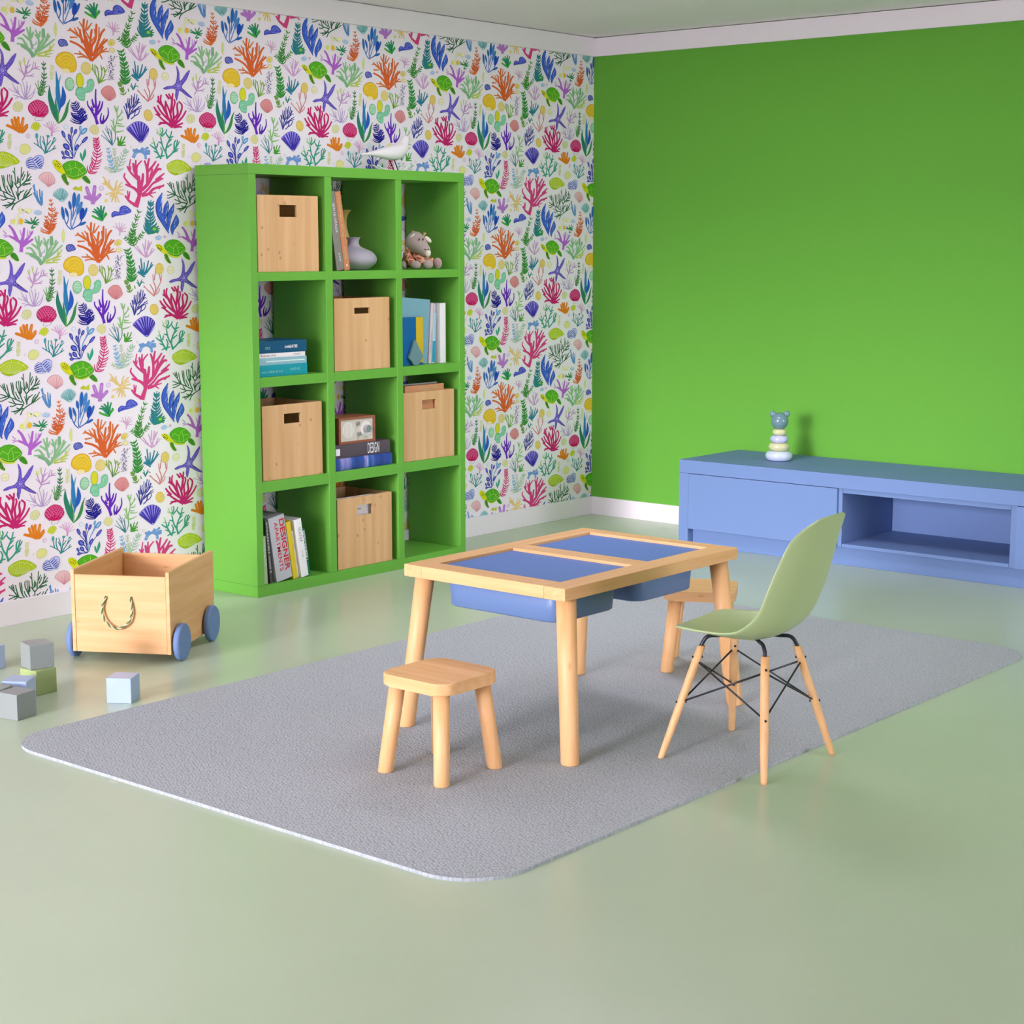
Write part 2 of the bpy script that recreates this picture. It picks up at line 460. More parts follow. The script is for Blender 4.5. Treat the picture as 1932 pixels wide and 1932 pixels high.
def turtle(sh, shell, head, spots, belly, ff, bf, lines):
    motif(sh)
    blob(belly, '#c8d838'); blob(ff, '#4c8f2a', '#b7cf30', 8); 
    dots('#23461c', 9, [((a * 0.6 + b_ * 0.4), (c + d) / 2) for a, b_, c, d in [(P(ff)[i][0], P(ff)[-1 - i][0], P(ff)[i][1], P(ff)[-1 - i][1]) for i in range(len(P(ff)) // 2)]])
    Pen.layer = 0; blob(bf, '#3f8c2c', '#a9c838', 7)
    Pen.layer = 0; blob(head, '#d9dc18', '#b9c41c', 6)
    dots('#26331a', 10, P(spots))
    Pen.layer = 1; blob(shell, '#56b022', '#3b8822', 9)
    S('#a5d95a', 7, lines, 1.0)

motif(2)
S('#c2256b', 36, "1310,780 1230,600 1130,400 1090,280 1100,190;1150,420 1090,340 1030,300;1130,380 1060,310 1050,210;1310,780 1290,640 1260,500 1190,330 1180,300;1270,520 1300,330 1280,240 1240,170;1285,430 1300,300 1310,165;1250,260 1190,180;1310,780 1330,600 1320,450 1350,330 1340,270;1330,620 1400,530 1390,400 1400,330;1340,700 1450,520 1480,380 1430,310;1330,740 1480,600 1550,480;1310,760 1170,670 1050,560 1010,540;1080,560 1010,470 975,410;1240,640 1120,520 1060,430 1040,380;1310,780 1200,700 1120,700 1060,725;1180,700 1080,690;1320,770 1420,730 1490,700;1330,775 1420,765 1470,770;1210,560 1180,430 1180,310", 0.65)
motif(2)
S('#3a3f93', 17, "500,630 470,520 420,390;500,620 560,480 640,370 700,260;490,560 470,420 450,340;500,600 530,420 500,330 495,250;530,470 560,330 560,190;560,430 600,330 620,160;590,410 640,300 660,180;620,400 690,320 720,330;560,500 680,420 740,380;600,470 700,440 740,420;550,625 610,570 630,490 690,400;610,570 680,530 710,460;510,430 490,300;520,400 530,250;600,340 590,220;650,340 690,240;480,420 470,340;540,530 600,500 650,440", 0.7)
motif(2)
blob("735,1060 680,1030 560,910 465,805 510,750 580,695 640,670 710,665 780,690 840,735 880,800 860,900 790,1010", '#a99df0', '#4336a6', 10)
rays('#3f31a2', 30, (735, 1060), "490,800 520,760 590,710 650,685 710,680 780,705 830,750 865,800", 9, 0.1, 0.97)
motif(2)
S('#3d9a80', 27, "1210,1350 1190,1250 1130,1130 1100,1000 1080,900;1090,920 1130,850 1120,790;1110,940 1180,870 1200,820;1180,1240 1200,1120 1250,1000 1280,900 1290,850;1260,980 1210,920 1190,880;1270,960 1320,940;1240,1040 1290,990;1110,1060 1050,1040;1210,1330 1290,1260 1350,1170 1400,1100 1430,1040;1340,1180 1340,1060 1370,1010;1370,1150 1400,1010;1300,1240 1400,1200;1340,1200 1410,1160;1210,1140 1290,1080;1100,1350 1040,1250 1000,1150 970,1040;1010,1180 930,1120 900,1090;1020,1150 1040,1070;1050,1250 970,1210;1090,1330 1120,1220 1090,1140;1110,1300 1160,1290;1060,1310 1010,1330", 0.6)
S('#9fc98a', 22, "1100,950 1050,880 1020,800;1060,900 1010,870;970,1050 945,960;1090,870 1080,780;970,1060 920,1060", 0.5)
motif(2); ell(865, 555, 80, 110, '#e3c765', '#cfae52', -0.25); dots('#eeda92', 8, [(820 + 30 * (i % 4), 480 + 26 * (i // 4)) for i in range(20)])
motif(2); ell(1637, 620, 78, 88, '#dfdfa6', '#c6c79a', 0.2); S('#c9cb98', 6, "1590,560 1610,640 1650,690;1640,550 1650,620 1670,690;1690,580 1690,640", 0.7)
motif(1)
S('#dd7f1f', 58, "370,850 250,790 130,740;370,840 260,750 215,640;360,820 300,700 265,600;360,820 330,700 330,600;370,820 400,720 420,610;380,840 450,780 490,735;380,860 430,840 490,770;375,875 350,800", 0.7)
S('#f0a04a', 10, "330,760 328,620;395,760 420,640;440,800 485,750;280,760 235,660", 0.6)
motif(1); blob("560,780 600,700 680,680 740,740 710,800 665,840 600,810", '#cfd940', '#b9c22e', 6); S('#9faa2c', 6, "600,780 620,720;640,800 660,700;680,800 700,710", 0.7)
motif(1)
blob("640,575 560,530 510,450 520,370 580,310 680,270 790,310 860,390 885,490 840,560 770,600", '#e2578f', '#b01c58', 10)
dots('#9c1049', 13, [(700 + r * math.cos(a), 600 - r * 0.98 * math.sin(a)) for j, r in enumerate(range(110, 320, 38)) for a in [PI * (0.12 + 0.76 * (i + 0.5 * (j % 2)) / (5 + 2 * j)) for i in range(6 + 2 * j)] if ((700 + r * math.cos(a) - 698) / 178) ** 2 + ((600 - r * 0.98 * math.sin(a) - 440) / 158) ** 2 < 1])
S('#c8175f', 26, "700,585 640,500;700,585 700,480;710,585 770,500;700,580 590,520;715,580 820,530", 0.8)
Pen.layer = 0; blob("660,580 630,640 700,655 780,640 765,590", '#ece4e8', '#b59ab0', 8)
motif(1)
S('#d9a3cc', 15, "940,930 940,850 850,760 790,730;940,850 880,760 840,680;930,820 900,720 890,660;940,830 930,720 940,660;945,830 960,740 985,670;950,830 1000,740 1030,710;950,850 1030,790 1060,760;950,870 1040,840 1090,830;860,770 800,720;880,760 860,690", 0.5)
S('#cf8fbf', 30, "940,935 945,850", 0.6)
motif(1)
leaf('#5fa6c0', 34, "1050,60 1075,-60 1110,-190", 0.3)
leaf('#2f7fb4', 86, "1075,520 1085,400 1062,250 1050,100 1048,0 1032,-130 1020,-250", 0.35)
leaf('#2a60b6', 96, "1085,440 1135,330 1160,200 1140,30", 0.4)
leaf('#2d7f66', 96, "1062,710 1000,560 950,380 905,200 900,30", 0.5)
leaf('#2f8a55', 52, "1064,700 1052,560 1020,400 1008,235", 0.4)
leaf('#3d8a4e', 66, "1062,710 1150,620 1205,500 1232,370 1275,265", 0.4)
S('#6fb04a', 22, "1062,700 1065,600 1055,500", 0.4)
motif(1)
fern('#1e1b86', "1465,715 1440,600 1400,460 1345,310", 190, 60, 12, 19, 0.8)
fern('#231f92', "1475,690 1500,560 1500,430", 120, 40, 6, 17, 0.7)
motif(1)
S('#6a2bb8', 44, "1775,720 1740,600 1660,460 1600,370 1590,300;1745,620 1752,430 1740,250 1745,85;1750,480 1800,380 1820,300;1760,540 1840,430 1870,310;1720,420 1690,330 1675,265;1690,480 1665,400", 0.4)
S('#5a24a8', 34, "1850,715 1830,620 1850,520;1855,710 1880,640 1890,560;1860,710 1940,620 1975,520 1965,420", 0.4)
motif(1); ell(1200, 765, 40, 42, '#e4edf2', '#a3c8da')
motif(1)
bulbs('#2c3a9c', [("1330,1340 1290,1130 1190,980 1130,840", 130, 58), ("1330,1300 1290,1100 1250,900", 120, 54), ("1325,1250 1290,1050 1310,770", 110, 46), ("1325,1200 1310,1000 1390,810", 95, 58), ("1345,1330 1400,1180 1500,1050 1590,950", 140, 60), ("1370,1200 1420,1090", 110, 66), ("1330,1320 1270,1190 1160,1080", 130, 95), ("1330,1335 1260,1300 1190,1200", 110, 70), ("1330,1340 1180,1310 1125,1210", 80, 46), ("1330,1340 1130,1325", 70, 60)], 14, '#6f78d8')
bulbs('#5a93c8', [("1340,1300 1370,1070 1450,900 1465,750", 80, 46), ("1370,1060 1470,900 1575,795", 140, 84)], 14, '#9cc8e2')
motif(1); blob("1630,815 1680,740 1750,735 1800,800 1790,880 1740,912 1680,885", '#e2dc9c', '#c4bf8c', 6); S('#cfc988', 6, "1680,860 1700,770;1730,890 1745,760;1770,870 1780,790")
motif(1)
S('#2f8a8e', 17, "825,1260 780,1180 690,1110 620,1060;700,1120 675,980 670,900;760,1160 730,1050 735,935;825,1250 820,1100 780,940;820,1110 770,1020;830,1240 860,1050 870,930;860,1100 920,1020;835,1240 930,1100 980,990;940,1090 1020,1000;840,1240 950,1180 1000,1110;960,1180 1020,1150;870,960 850,925;875,960 900,935", 0.75)
Pen.layer = 1; ell(668, 930, 26, 52, '#4aa3a3', None); ell(985, 975, 24, 20, '#4aa3a3'); ell(870, 930, 22, 18, '#4aa3a3')
motif(1); ell(512, 930, 38, 42, '#ecd6e8', '#c996c2')
motif(1); fern('#cfd58c', "165,1170 172,1040 176,890", 55, 40, 7, 15, 0.5, 0.5)
motif(1); ell(298, 1155, 20, 22, '#e8e8e8', '#cfcfcf')
motif(1); blob("355,1180 370,1110 450,1070 530,1110 560,1175 520,1240 440,1270 375,1240", '#e0e08e', '#c2c290', 8)
motif(6)
blob("-20,310 60,230 200,175 330,190 440,245 515,320 470,370 380,400 300,440 190,480 120,475 20,420", '#b5cc1f', '#9ab51c', 9)
rays('#dcea94', 7, (170, 460), "0,380 40,300 120,250 200,235 300,245 380,290 410,350 370,395", 15, 0.12, 0.95)
S('#dcea94', 6, "-5,330 60,270 180,225 320,240 420,290 470,340;40,250 60,300;200,185 200,230;340,200 330,245;440,255 410,300", 1.0)
blob("60,420 120,440 200,430 240,440 180,475 120,470", '#a4c01c')
motif(1)
blob("470,1420 500,1350 570,1320 620,1380 650,1480 690,1530 600,1540 500,1510 475,1460", '#ccd2f4', '#4a55b0', 8)
S('#2e3592', 17, "490,1395 560,1362 605,1352;484,1432 560,1408 622,1412;492,1470 570,1450 640,1460;510,1500 590,1490 660,1505", 0.5)
Pen.layer = 2; blob("590,1370 630,1310 710,1280 780,1310 795,1400 770,1490 735,1535 650,1490 610,1430", '#c4caf2', '#5560b8', 10)
S('#2e3592', 16, "620,1385 700,1318;645,1420 735,1350;668,1450 755,1390;690,1482 768,1430;712,1510 760,1470", 0.6)
turtle(1, "1135,1470 1200,1410 1300,1380 1400,1390 1500,1450 1560,1530 1585,1590 1540,1640 1470,1680 1380,1710 1290,1700 1220,1650 1180,1570",
       "955,1400 980,1370 1040,1375 1110,1430 1150,1520 1190,1600 1150,1625 1080,1600 1010,1530 965,1460",
       "1000,1440 1030,1400 1060,1430 1035,1455 1085,1450 1060,1480 1100,1490 1075,1515 1040,1490 1010,1470",
       "1170,1600 1230,1690 1330,1735 1430,1725 1500,1680 1400,1640 1280,1630", "1120,1640 1180,1610 1210,1680 1230,1760 1255,1810 1230,1835 1180,1790 1130,1720",
       "1490,1690 1550,1650 1600,1690 1645,1760 1640,1805 1580,1790 1520,1740",
       "1210,1640 1330,1670 1470,1630 1560,1570;1250,1450 1290,1530 1280,1640;1290,1530 1380,1510 1440,1540 1520,1500;1380,1510 1370,1410;1440,1540 1420,1660;1195,1560 1290,1530;1440,1540 1500,1630")
motif(1); fern('#cf2a72', "1620,1610 1720,1480 1770,1250 1760,1100 1745,960", 135, 50, 15, 18, 0.7, 0.3)
motif(1); leaf('#36a07c', 40, "1505,1395 1480,1310 1465,1230;1505,1395 1530,1270 1555,1160;1505,1390 1545,1280 1565,1200", 0.6)
motif(2); S('#4a9a2e', 26, "320,1110 320,1000 310,950;335,1100 370,980 380,940;340,1100 420,1000 440,945;340,1100 440,1040;330,1105 450,1100;340,1060 300,980", 0.6)
motif(2)
S('#86bb70', 24, "270,900 262,800 300,620 290,480 270,380;290,500 240,380;300,480 320,390;310,600 370,520 380,450;370,520 400,490;320,640 380,640 395,600;300,740 400,760 435,750;280,860 360,850 420,830;250,800 220,680 180,640;230,720 230,620;300,700 390,720;240,840 190,740", 0.45)
S('#4a7a78', 13, "270,900 260,1000 210,1105", 0.8)
S('#3a7f86', 15, "210,1105 130,1020 10,920;200,1080 110,960 30,830;205,1080 150,920 80,800;210,1080 190,900 150,800;150,900 100,740;210,1050 190,820", 0.5)
motif(2); ell(555, 1135, 22, 22, '#ebe8dc', '#c3c09a', 0, 6)
motif(2); S('#7199d0', 50, "590,1330 640,1240 720,1210 800,1260 820,1340;640,1240 600,1190;680,1220 650,1180;730,1220 760,1160;760,1230 850,1150;780,1240 880,1210;790,1250 880,1250", 0.75); S('#a8c4ea', 10, "605,1300 650,1245;800,1290 815,1325;780,1215 840,1165", 0.7)
motif(2); fern('#86b2d2', "240,1600 180,1400 130,1150", 85, 45, 10, 17, 0.65)
fern('#a3c2a8', "255,1610 350,1440 420,1270 475,1190", 120, 40, 9, 16, 0.6); fern('#b4c6a0', "300,1500 260,1330 240,1140", 70, 30, 7, 15, 0.6); fern('#b8c89c', "240,1600 150,1550 70,1500", 60, 30, 4, 14, 0.6)
motif(1); blob("705,1690 750,1620 840,1585 930,1610 995,1700 1000,1790 940,1830 880,1865 820,1810 750,1750", '#ecc0c0', '#cc8690', 8)
S('#d78f9b', 9, "880,1850 760,1700;880,1850 820,1680;885,1850 880,1640;890,1845 940,1660;900,1840 980,1720;900,1835 985,1780", 0.6)
motif(6)
S('#2c6442', 18, "370,1190 420,1090 520,1010 640,940 730,870;560,990 640,900 720,770;600,960 690,840;580,970 600,890 650,810;490,1000 500,900 590,820;490,990 450,860;500,920 530,850;480,810 490,990;480,800 560,720 620,700 700,700;570,740 700,680;480,800 410,700;450,740 430,600 420,440;430,560 390,500;470,720 480,590;500,700 500,620;520,740 540,580 550,420;545,600 590,490;560,650 610,540;560,720 640,620 660,480;650,580 690,520;600,670 720,620;650,650 720,560;440,990 380,860 350,720 335,570;370,840 300,680 300,580;380,800 370,580;390,780 385,680;400,960 300,910 160,860 0,810;300,910 230,780 195,600;250,820 240,680 225,600;350,900 300,820 285,770;160,860 100,760 0,650;170,850 120,640;180,860 130,700;100,740 70,620;70,700 40,640;160,870 50,930 0,940;130,850 0,890;430,1000 300,990 160,950;300,995 230,1030 180,1030;270,980 220,900;430,1000 350,1090 210,1130;350,1080 300,1060;420,1060 270,1170;380,1080 250,1140", 0.75)
S('#6b9a6e', 14, "530,700 545,560;440,640 425,500;355,760 340,620;250,800 220,640;640,720 700,690;600,920 660,850", 0.6)
motif(3); S('#5b8fc4', 30, "765,460 690,380 640,250 620,80;760,440 730,300 720,170;765,430 765,300 765,200;690,370 650,300 612,230;640,200 600,100;745,400 772,250;720,420 680,300 670,200", 0.55)
motif(3); blob("1130,400 1050,350 960,270 1010,190 1100,140 1180,165 1245,250 1200,350", '#b4d8d6', '#8fc2c2', 6); rays('#4f9aa2', 12, (1135, 395), "970,270 1015,200 1100,150 1175,175 1235,250", 11, 0.2, 0.95)
motif(3); blob("1320,160 1370,120 1440,130 1490,100 1495,200 1440,190 1380,185", '#c9cc3c'); dots('#4c5020', 9, [(1380, 118), (1360, 150)])
motif(3); S('#b77bc9', 62, "1690,440 1690,370 1620,330 1555,310;1680,370 1620,260 1580,140;1695,370 1712,240 1725,120;1700,380 1780,310 1820,270", 0.85); S('#d3aee0', 9, "1590,160 1620,250;1725,140 1712,230;1810,275 1760,310", 0.8)
motif(3); ell(1850, 145, 45, 47, '#e6d6ea', '#c7a3d0')
motif(4); S('#e0c47e', 36, "260,210 90,260;250,190 150,130 60,20;260,190 280,60 300,10;270,200 350,80 390,40;270,210 420,170;270,220 410,260;270,230 330,400;260,230 270,400;250,230 200,390;150,130 80,-10 40,-60;150,110 150,0;130,90 30,60;200,160 170,90;300,150 390,110;230,220 170,310", 0.5)
S('#ecd9a2', 10, "260,210 350,100;260,210 400,190;260,220 320,370;250,210 110,250", 0.6)
motif(4); ell(97, 375, 32, 32, '#e4d47a')
motif(4)
for w_, s_ in ((80, "635,490 690,330 710,250"), (46, "620,450 520,380 450,290"), (26, "510,340 530,210;500,320 490,195"), (75, "710,270 700,100 690,-60"), (52, "690,-20 620,-150 590,-300"), (36, "650,-120 660,-250 740,-350;630,-180 640,-360"),
               (50, "700,230 600,140 460,80"), (36, "540,100 430,-50 440,-120;690,0 600,-80 530,-160 480,-250"), (26, "510,-180 540,-380;530,-160 550,-250"), (56, "720,200 850,80 960,-100 1050,-200 1090,-200;720,150 760,0 770,-110"),
               (44, "850,60 850,-120 830,-250 800,-350;840,-200 880,-390;850,-150 940,-250 1000,-340;960,-120 1050,-290;900,-20 940,-200"), (38, "740,270 850,180 950,60 1100,-50;960,50 1130,-30;1000,0 1150,-120"), (50, "740,280 870,250 960,160 1140,100"), (25, "1050,160 1150,80;870,250 1000,220;890,260 950,310")):
    S('#d2427f', w_, s_, 0.6)
motif(4)
for s_, w_ in (("1240,970 1150,780 1070,600 1060,400 1120,230", 118), ("1160,740 1185,560 1220,375", 98), ("1225,950 1240,700 1290,560 1335,425", 96), ("1305,1000 1310,880 1370,760 1375,630", 116)):
    Pen.layer = 0; leaf('#20358f', w_, s_, 0.62); Pen.layer = 1; leaf('#3f66cc', w_ * 0.76, s_, 0.62)
Pen.layer = 2
S('#9db8ec', 9, "1075,560 1090,480;1110,600 1120,520;1090,420 1105,340;1120,440 1125,370;1130,700 1135,650;1185,620 1195,560;1215,560 1220,500;1210,470 1218,420;1255,740 1270,680;1290,660 1300,600;1300,560 1315,510;1335,800 1350,740;1365,740 1372,690;1340,860 1355,820;1100,300 1115,270", 0.7)
motif(4); blob("195,660 200,600 260,560 330,580 350,500 420,460 500,490 560,570 470,620 360,640 260,660 215,680", '#4c57c2', '#2b3596', 8); S('#8e98e6', 8, "370,560 430,490 490,530;390,590 450,530 520,570;220,630 260,590 310,610;350,600 420,610 500,600", 0.8)
motif(4); fern('#2f8088', "870,985 900,850 900,650 915,360", 150, 55, 14, 26, 0.6, 0.3); S('#2f8a6a', 30, "880,970 960,960 1050,930;980,900 1070,880;980,890 1050,840;970,880 1000,820;980,910 1060,920;980,920 1040,960;960,920 940,870", 0.6); Pen.layer = 2; ell(975, 890, 34, 28, '#8cc83a')
motif(3); S('#2f8f62', 42, "1870,730 1760,600 1690,570;1850,700 1770,570 1720,530;1840,670 1800,540 1770,500;1840,660 1840,470;1850,690 1880,560 1900,490;1865,700 1940,620", 0.55); S('#3faa3a', 40, "1870,730 1760,690 1685,650;1860,720 1900,650 1930,600", 0.7); S('#1f6a66', 12, "1880,740 1800,600;1870,720 1830,560", 0.6)
motif(3)
bulbs('#2d68b4', [("1300,905 1220,820 1150,640 1130,490", 220, 60), ("1215,810 1245,680 1190,510", 170, 50), ("1300,880 1290,780 1300,600 1260,385", 150, 58), ("1320,720 1340,500 1352,230", 270, 72), ("1470,770 1580,510", 210, 60), ("1400,840 1560,765", 130, 52)], 18)
bulbs('#4a86c4', [("1320,700 1390,500 1440,255", 240, 74), ("1310,880 1390,650 1490,395", 240, 76)], 18)
bulbs('#2449b0', [("1310,895 1470,770 1505,510", 210, 88)], 18)
motif(3); fern('#d2632c', "900,985 890,900 950,640 920,345", 170, 40, 15, 17, 0.75, 0.3, col2='#dd7a3c'); fern('#cf5b28', "895,900 960,760 1040,560", 90, 40, 8, 14, 0.7); fern('#cf5b28', "890,900 850,780 840,650", 70, 40, 5, 14, 0.6)
motif(3); blob("330,530 350,490 390,510 400,560 470,520 590,535 530,620 480,575 400,600 350,580", '#ecebb4', '#d6d788', 6); blob("300,640 340,600 320,720 300,800 270,860 265,740", '#ecebb4'); ell(230, 755, 42, 46, '#dfe07a'); ell(378, 750, 40, 58, '#eebb30', '#e3cf6a')
motif(3); ell(690, 590, 76, 46, '#c3d6ea', '#9dbad6', 0.1); S('#8fb0d4', 7, "640,600 700,560;660,620 740,580;700,625 755,600")
motif(3); S('#2f8a58', 26, "590,790 520,760 460,720;600,790 560,690;600,780 650,670;610,790 700,710;610,800 710,770;600,800 690,815;570,880 600,820;590,880 640,850;570,790 450,765", 0.6)
motif(3)
S('#b266c9', 56, "385,1310 385,1160 290,1080 170,1020;320,1110 240,920 170,830;385,1160 420,1020 440,880;400,1180 520,1040 590,940;400,1200 590,1080", 0.55)
S('#c79ad6', 22, "180,1030 60,1000;140,1020 75,1040;120,990 60,920;400,1030 360,910;500,1050 500,910;540,1020 545,920;590,950 605,920", 0.6)
motif(4); fern('#3f8a34', "600,1200 575,1060 590,900 700,545", 105, 55, 16, 17, 0.6); fern('#3f8a34', "580,1110 500,1090 430,1040", 55, 35, 4, 15, 0.7); fern('#3f8a34', "590,1090 700,1050 785,935", 60, 40, 6, 15, 0.7)
motif(4); S('#d3a4c6', 17, "345,1010 345,930 290,870 220,840;340,920 300,850 265,780;345,910 330,770;350,910 390,780;355,920 440,800;355,930 460,860;355,940 460,930", 0.55)
motif(3)
S('#d9632e', 42, "1790,1495 1680,1330 1560,1240 1420,1190;1790,1490 1640,1150 1520,1050 1440,1000;1640,1200 1600,1060 1590,970;1720,1350 1690,1150 1655,950 1660,780;1750,1440 1740,1250 1700,1080;1790,1490 1765,1300 1780,1100 1800,950;1800,1420 1795,1250 1870,1100 1885,850;1830,1420 1900,1200 1970,1000 2025,920;1790,1500 1930,1350 2000,1230;1850,1380 1960,1220 2070,1100", 0.7)
S('#d87438', 28, "1560,1080 1430,1000 1375,1010;1580,1100 1490,950;1600,1010 1545,930;1660,950 1580,830;1690,980 1725,790;1715,960 1800,830;1780,1140 1690,990;1790,1160 1860,1060;1870,1050 1850,930;1930,1100 1930,890;1940,1220 2030,1080;1870,1370 2000,1320 2100,1300;1930,1340 2070,1250;1935,1340 1985,1440;1760,1460 1660,1440 1550,1460;1700,1440 1600,1380 1580,1350;1620,1400 1490,1400;1410,1120 1540,1110;1430,960 1400,990", 0.6)
motif(3)
S('#8cbf8a', 40, "760,1540 710,1430 600,1350 475,1330;745,1400 700,1220 640,1040;705,1230 705,1020;700,1250 580,1160;720,1200 760,1100;790,1500 850,1350 850,1200 800,1060;850,1200 790,1140;850,1330 935,1200 940,1040;870,1390 980,1230 1020,1100;980,1230 1050,1130;840,1430 1000,1310 1130,1190;790,1510 800,1400;650,1360 560,1240 490,1240;855,1180 880,1080", 0.6)
S('#7fb283', 60, "765,1540 690,1430 560,1360;940,1180 935,1040", 0.8)
S('#b7c95a', 30, "830,1480 960,1430 1060,1370 1130,1270;960,1440 1110,1380;830,1505 950,1500 1050,1500;960,1475 1090,1440;1050,1380 1060,1300", 0.5); S('#9db0b8', 18, "740,1400 760,1330 800,1310 810,1260", 0.6)
motif(3); leaf('#d5e08e', 64, "1160,1150 1150,1020 1155,880", 0.5)
motif(3); blob("1200,1250 1210,1190 1270,1165 1340,1180 1380,1260 1320,1290 1240,1305", '#5862b8', '#2f377f', 8); S('#a3a9e0', 8, "1230,1260 1280,1190;1260,1280 1320,1200;1300,1285 1350,1230;1220,1220 1260,1190")
motif(4); ell(315, 1140, 72, 60, '#e6d588', '#c9bb80', -0.6); ell(325, 1270, 55, 44, '#eadfa2', '#c9bb80', 0.3); Pen.layer = 3; ell(305, 1150, 34, 34, '#dfc95e')
motif(4); S('#cfa0cc', 23, "835,1410 740,1340 640,1240 610,1210;760,1350 700,1260 650,1190;825,1390 790,1250 760,1150;805,1270 820,1080;835,1390 850,1260 900,1130;855,1270 930,1120;850,1260 870,1100;845,1400 920,1330 980,1260;900,1340 940,1240", 0.5)
motif(4); ell(1050, 1050, 60, 42, '#b9d0e8', '#8fb2d6', -0.2); S('#7fa6d0', 7, "1010,1060 1050,1030;1040,1080 1085,1045"); ell(1162, 1030, 25, 26, '#d9b3da')
turtle(4, "1150,1190 1200,1120 1290,1080 1390,1090 1480,1150 1545,1250 1500,1320 1420,1380 1330,1380 1250,1340 1190,1270",
       "1000,1190 1030,1165 1100,1180 1150,1230 1200,1290 1215,1330 1150,1335 1090,1300 1030,1240", "1030,1200 1060,1190 1050,1225 1090,1210 1075,1250 1100,1240 1085,1275 1110,1265 1060,1255 1040,1240",
       "1190,1330 1280,1400 1400,1415 1440,1380 1320,1340", "1160,1340 1210,1350 1240,1410 1260,1460 1280,1520 1225,1505 1180,1450 1160,1400", "1490,1340 1540,1300 1600,1350 1630,1440 1590,1450 1520,1400",
       "1210,1290 1340,1360 1450,1320 1530,1250;1240,1180 1320,1240 1360,1160;1320,1240 1330,1350;1360,1160 1430,1130;1380,1180 1410,1300 1400,1360;1240,1180 1200,1230;1410,1230 1500,1230")
motif(3); blob("1150,1560 1190,1450 1290,1390 1380,1385 1470,1430 1525,1540 1530,1660 1480,1730 1390,1740 1290,1700 1190,1640", '#e8c22c', '#d98a2a', 9)
S('#f2da66', 7, "1190,1560 1230,1490 1310,1440 1400,1440 1470,1500 1500,1600;1220,1590 1270,1520 1350,1490 1430,1520 1470,1610;1260,1620 1310,1560 1380,1550 1440,1640;1210,1540 1270,1460 1360,1415 1440,1440;1300,1640 1350,1600 1400,1630", 1.0); Pen.layer = 3; ell(1335, 1720, 72, 40, '#efe3a8')
motif(3); ell(1700, 1640, 95, 112, '#e2d07c', '#d3bf72'); dots('#eee2a6', 7, [(1640 + 28 * (i % 5), 1570 + 30 * (i // 5)) for i in range(25)])
motif(4); S('#7fa83a', 19, "95,1890 60,1780 10,1690 -30,1640;30,1740 20,1560;95,1880 85,1720 65,1600;70,1640 40,1580;100,1870 140,1730 145,1620;145,1640 130,1560;145,1650 175,1590;110,1870 180,1760 200,1660;195,1680 235,1620;195,1670 190,1600;120,1860 220,1800;-10,1670 -20,1560", 0.7); S('#3b5a8a', 10, "95,1880 85,1740", 0.5)
motif(4); dots('#6f6488', 9, [(315 + random.gauss(0, 32) + 20 * math.sin(i), 1370 + 435 * (i / 95.0)) for i in range(95)])
motif(4); fern('#3b8f3f', "550,1850 560,1700 540,1500 485,1260", 110, 60, 15, 26, 0.7)
motif(4); S('#2f7f94', 28, "800,1765 740,1720 670,1680;760,1730 750,1600 730,1430;740,1700 700,1560;770,1720 790,1600 790,1500;790,1730 840,1600 870,1470;800,1720 890,1600 930,1500;830,1690 900,1600 950,1540;740,1720 690,1660", 0.6)
motif(4); ell(1068, 1615, 78, 106, '#e2c768', '#cfb25c'); dots('#efdc96', 7, [(1020 + 26 * (i % 5), 1550 + 28 * (i // 5)) for i in range(25)])
motif(4); ell(1275, 1635, 65, 72, '#ebe8c0', '#c9c690', 0, 7); S('#d5cf9a', 8, "1230,1640 1280,1650 1320,1640")
motif(5)
blob("160,190 225,300 250,480 370,320 445,250 450,290 390,440 290,580 330,660 420,720 505,770 490,790 380,750 240,670 215,760 180,870 145,780 150,660 60,650 -60,680 -110,660 -30,610 100,580 165,490 180,330", '#6d58c6', '#2f2585', 11)
dots('#cdc6f2', 8, [(210 + r * math.cos(a), 580 + r * math.sin(a)) for r in (20, 50, 80) for a in [i * PI / 4 + r for i in range(8)]]); dots('#b3a8e8', 7, P("190,300 195,360 205,420 215,470 420,300 385,360 350,410 315,470 190,780 185,720 190,690 350,690 400,725 300,640 60,620 0,640 110,615"))
motif(5)
S('#bf93c4', 19, "560,710 600,640 560,580 500,520;600,630 620,500 605,420;590,620 540,500 520,440;620,600 650,450 680,340;620,600 720,520 770,370;720,510 800,470 860,440;780,480 870,490;600,635 700,620 770,580;700,620 760,630;650,480 710,420;790,470 800,380;640,560 630,450", 0.55)
S('#c7cf66', 17, "605,430 575,310;600,420 605,310;520,450 500,370;530,460 545,370", 0.5)
motif(5); fern('#3c7f48', "875,955 910,820 950,620 940,340", 75, 45, 10, 21, 0.55); S('#6f9f62', 18, "875,920 830,820 790,740;880,900 850,780 840,690;900,900 950,880 985,880;920,850 980,790 1040,760;885,880 880,780;930,840 960,760", 0.5)
motif(5); fern('#d5da98', "1080,650 1090,520 1095,390", 55, 40, 7, 15, 0.5, 0.4)
motif(5); ell(1405, 695, 86, 120, '#94d2a4', '#4fa36e', 0, 8); dots('#d8f0dc', 9, [(1355 + 26 * (i % 5) + 10 * ((i // 5) % 2), 610 + 30 * (i // 5)) for i in range(30) if abs(1355 + 26 * (i % 5) - 1405) / 70 + abs(610 + 30 * (i // 5) - 690) / 130 < 1.1])
motif(5); S('#6fc096', 140, "1590,890 1600,800", 1.0); Pen.layer = 0
blob("1510,830 1540,750 1610,735 1670,750 1680,930 1640,965 1560,940", '#84cda4', '#4fa880', 8); Pen.layer = 0
blob("1640,800 1660,750 1715,690 1710,620 1770,560 1830,580 1845,670 1800,780 1700,815", '#84cda4', '#4fa880', 8); Pen.layer = 2
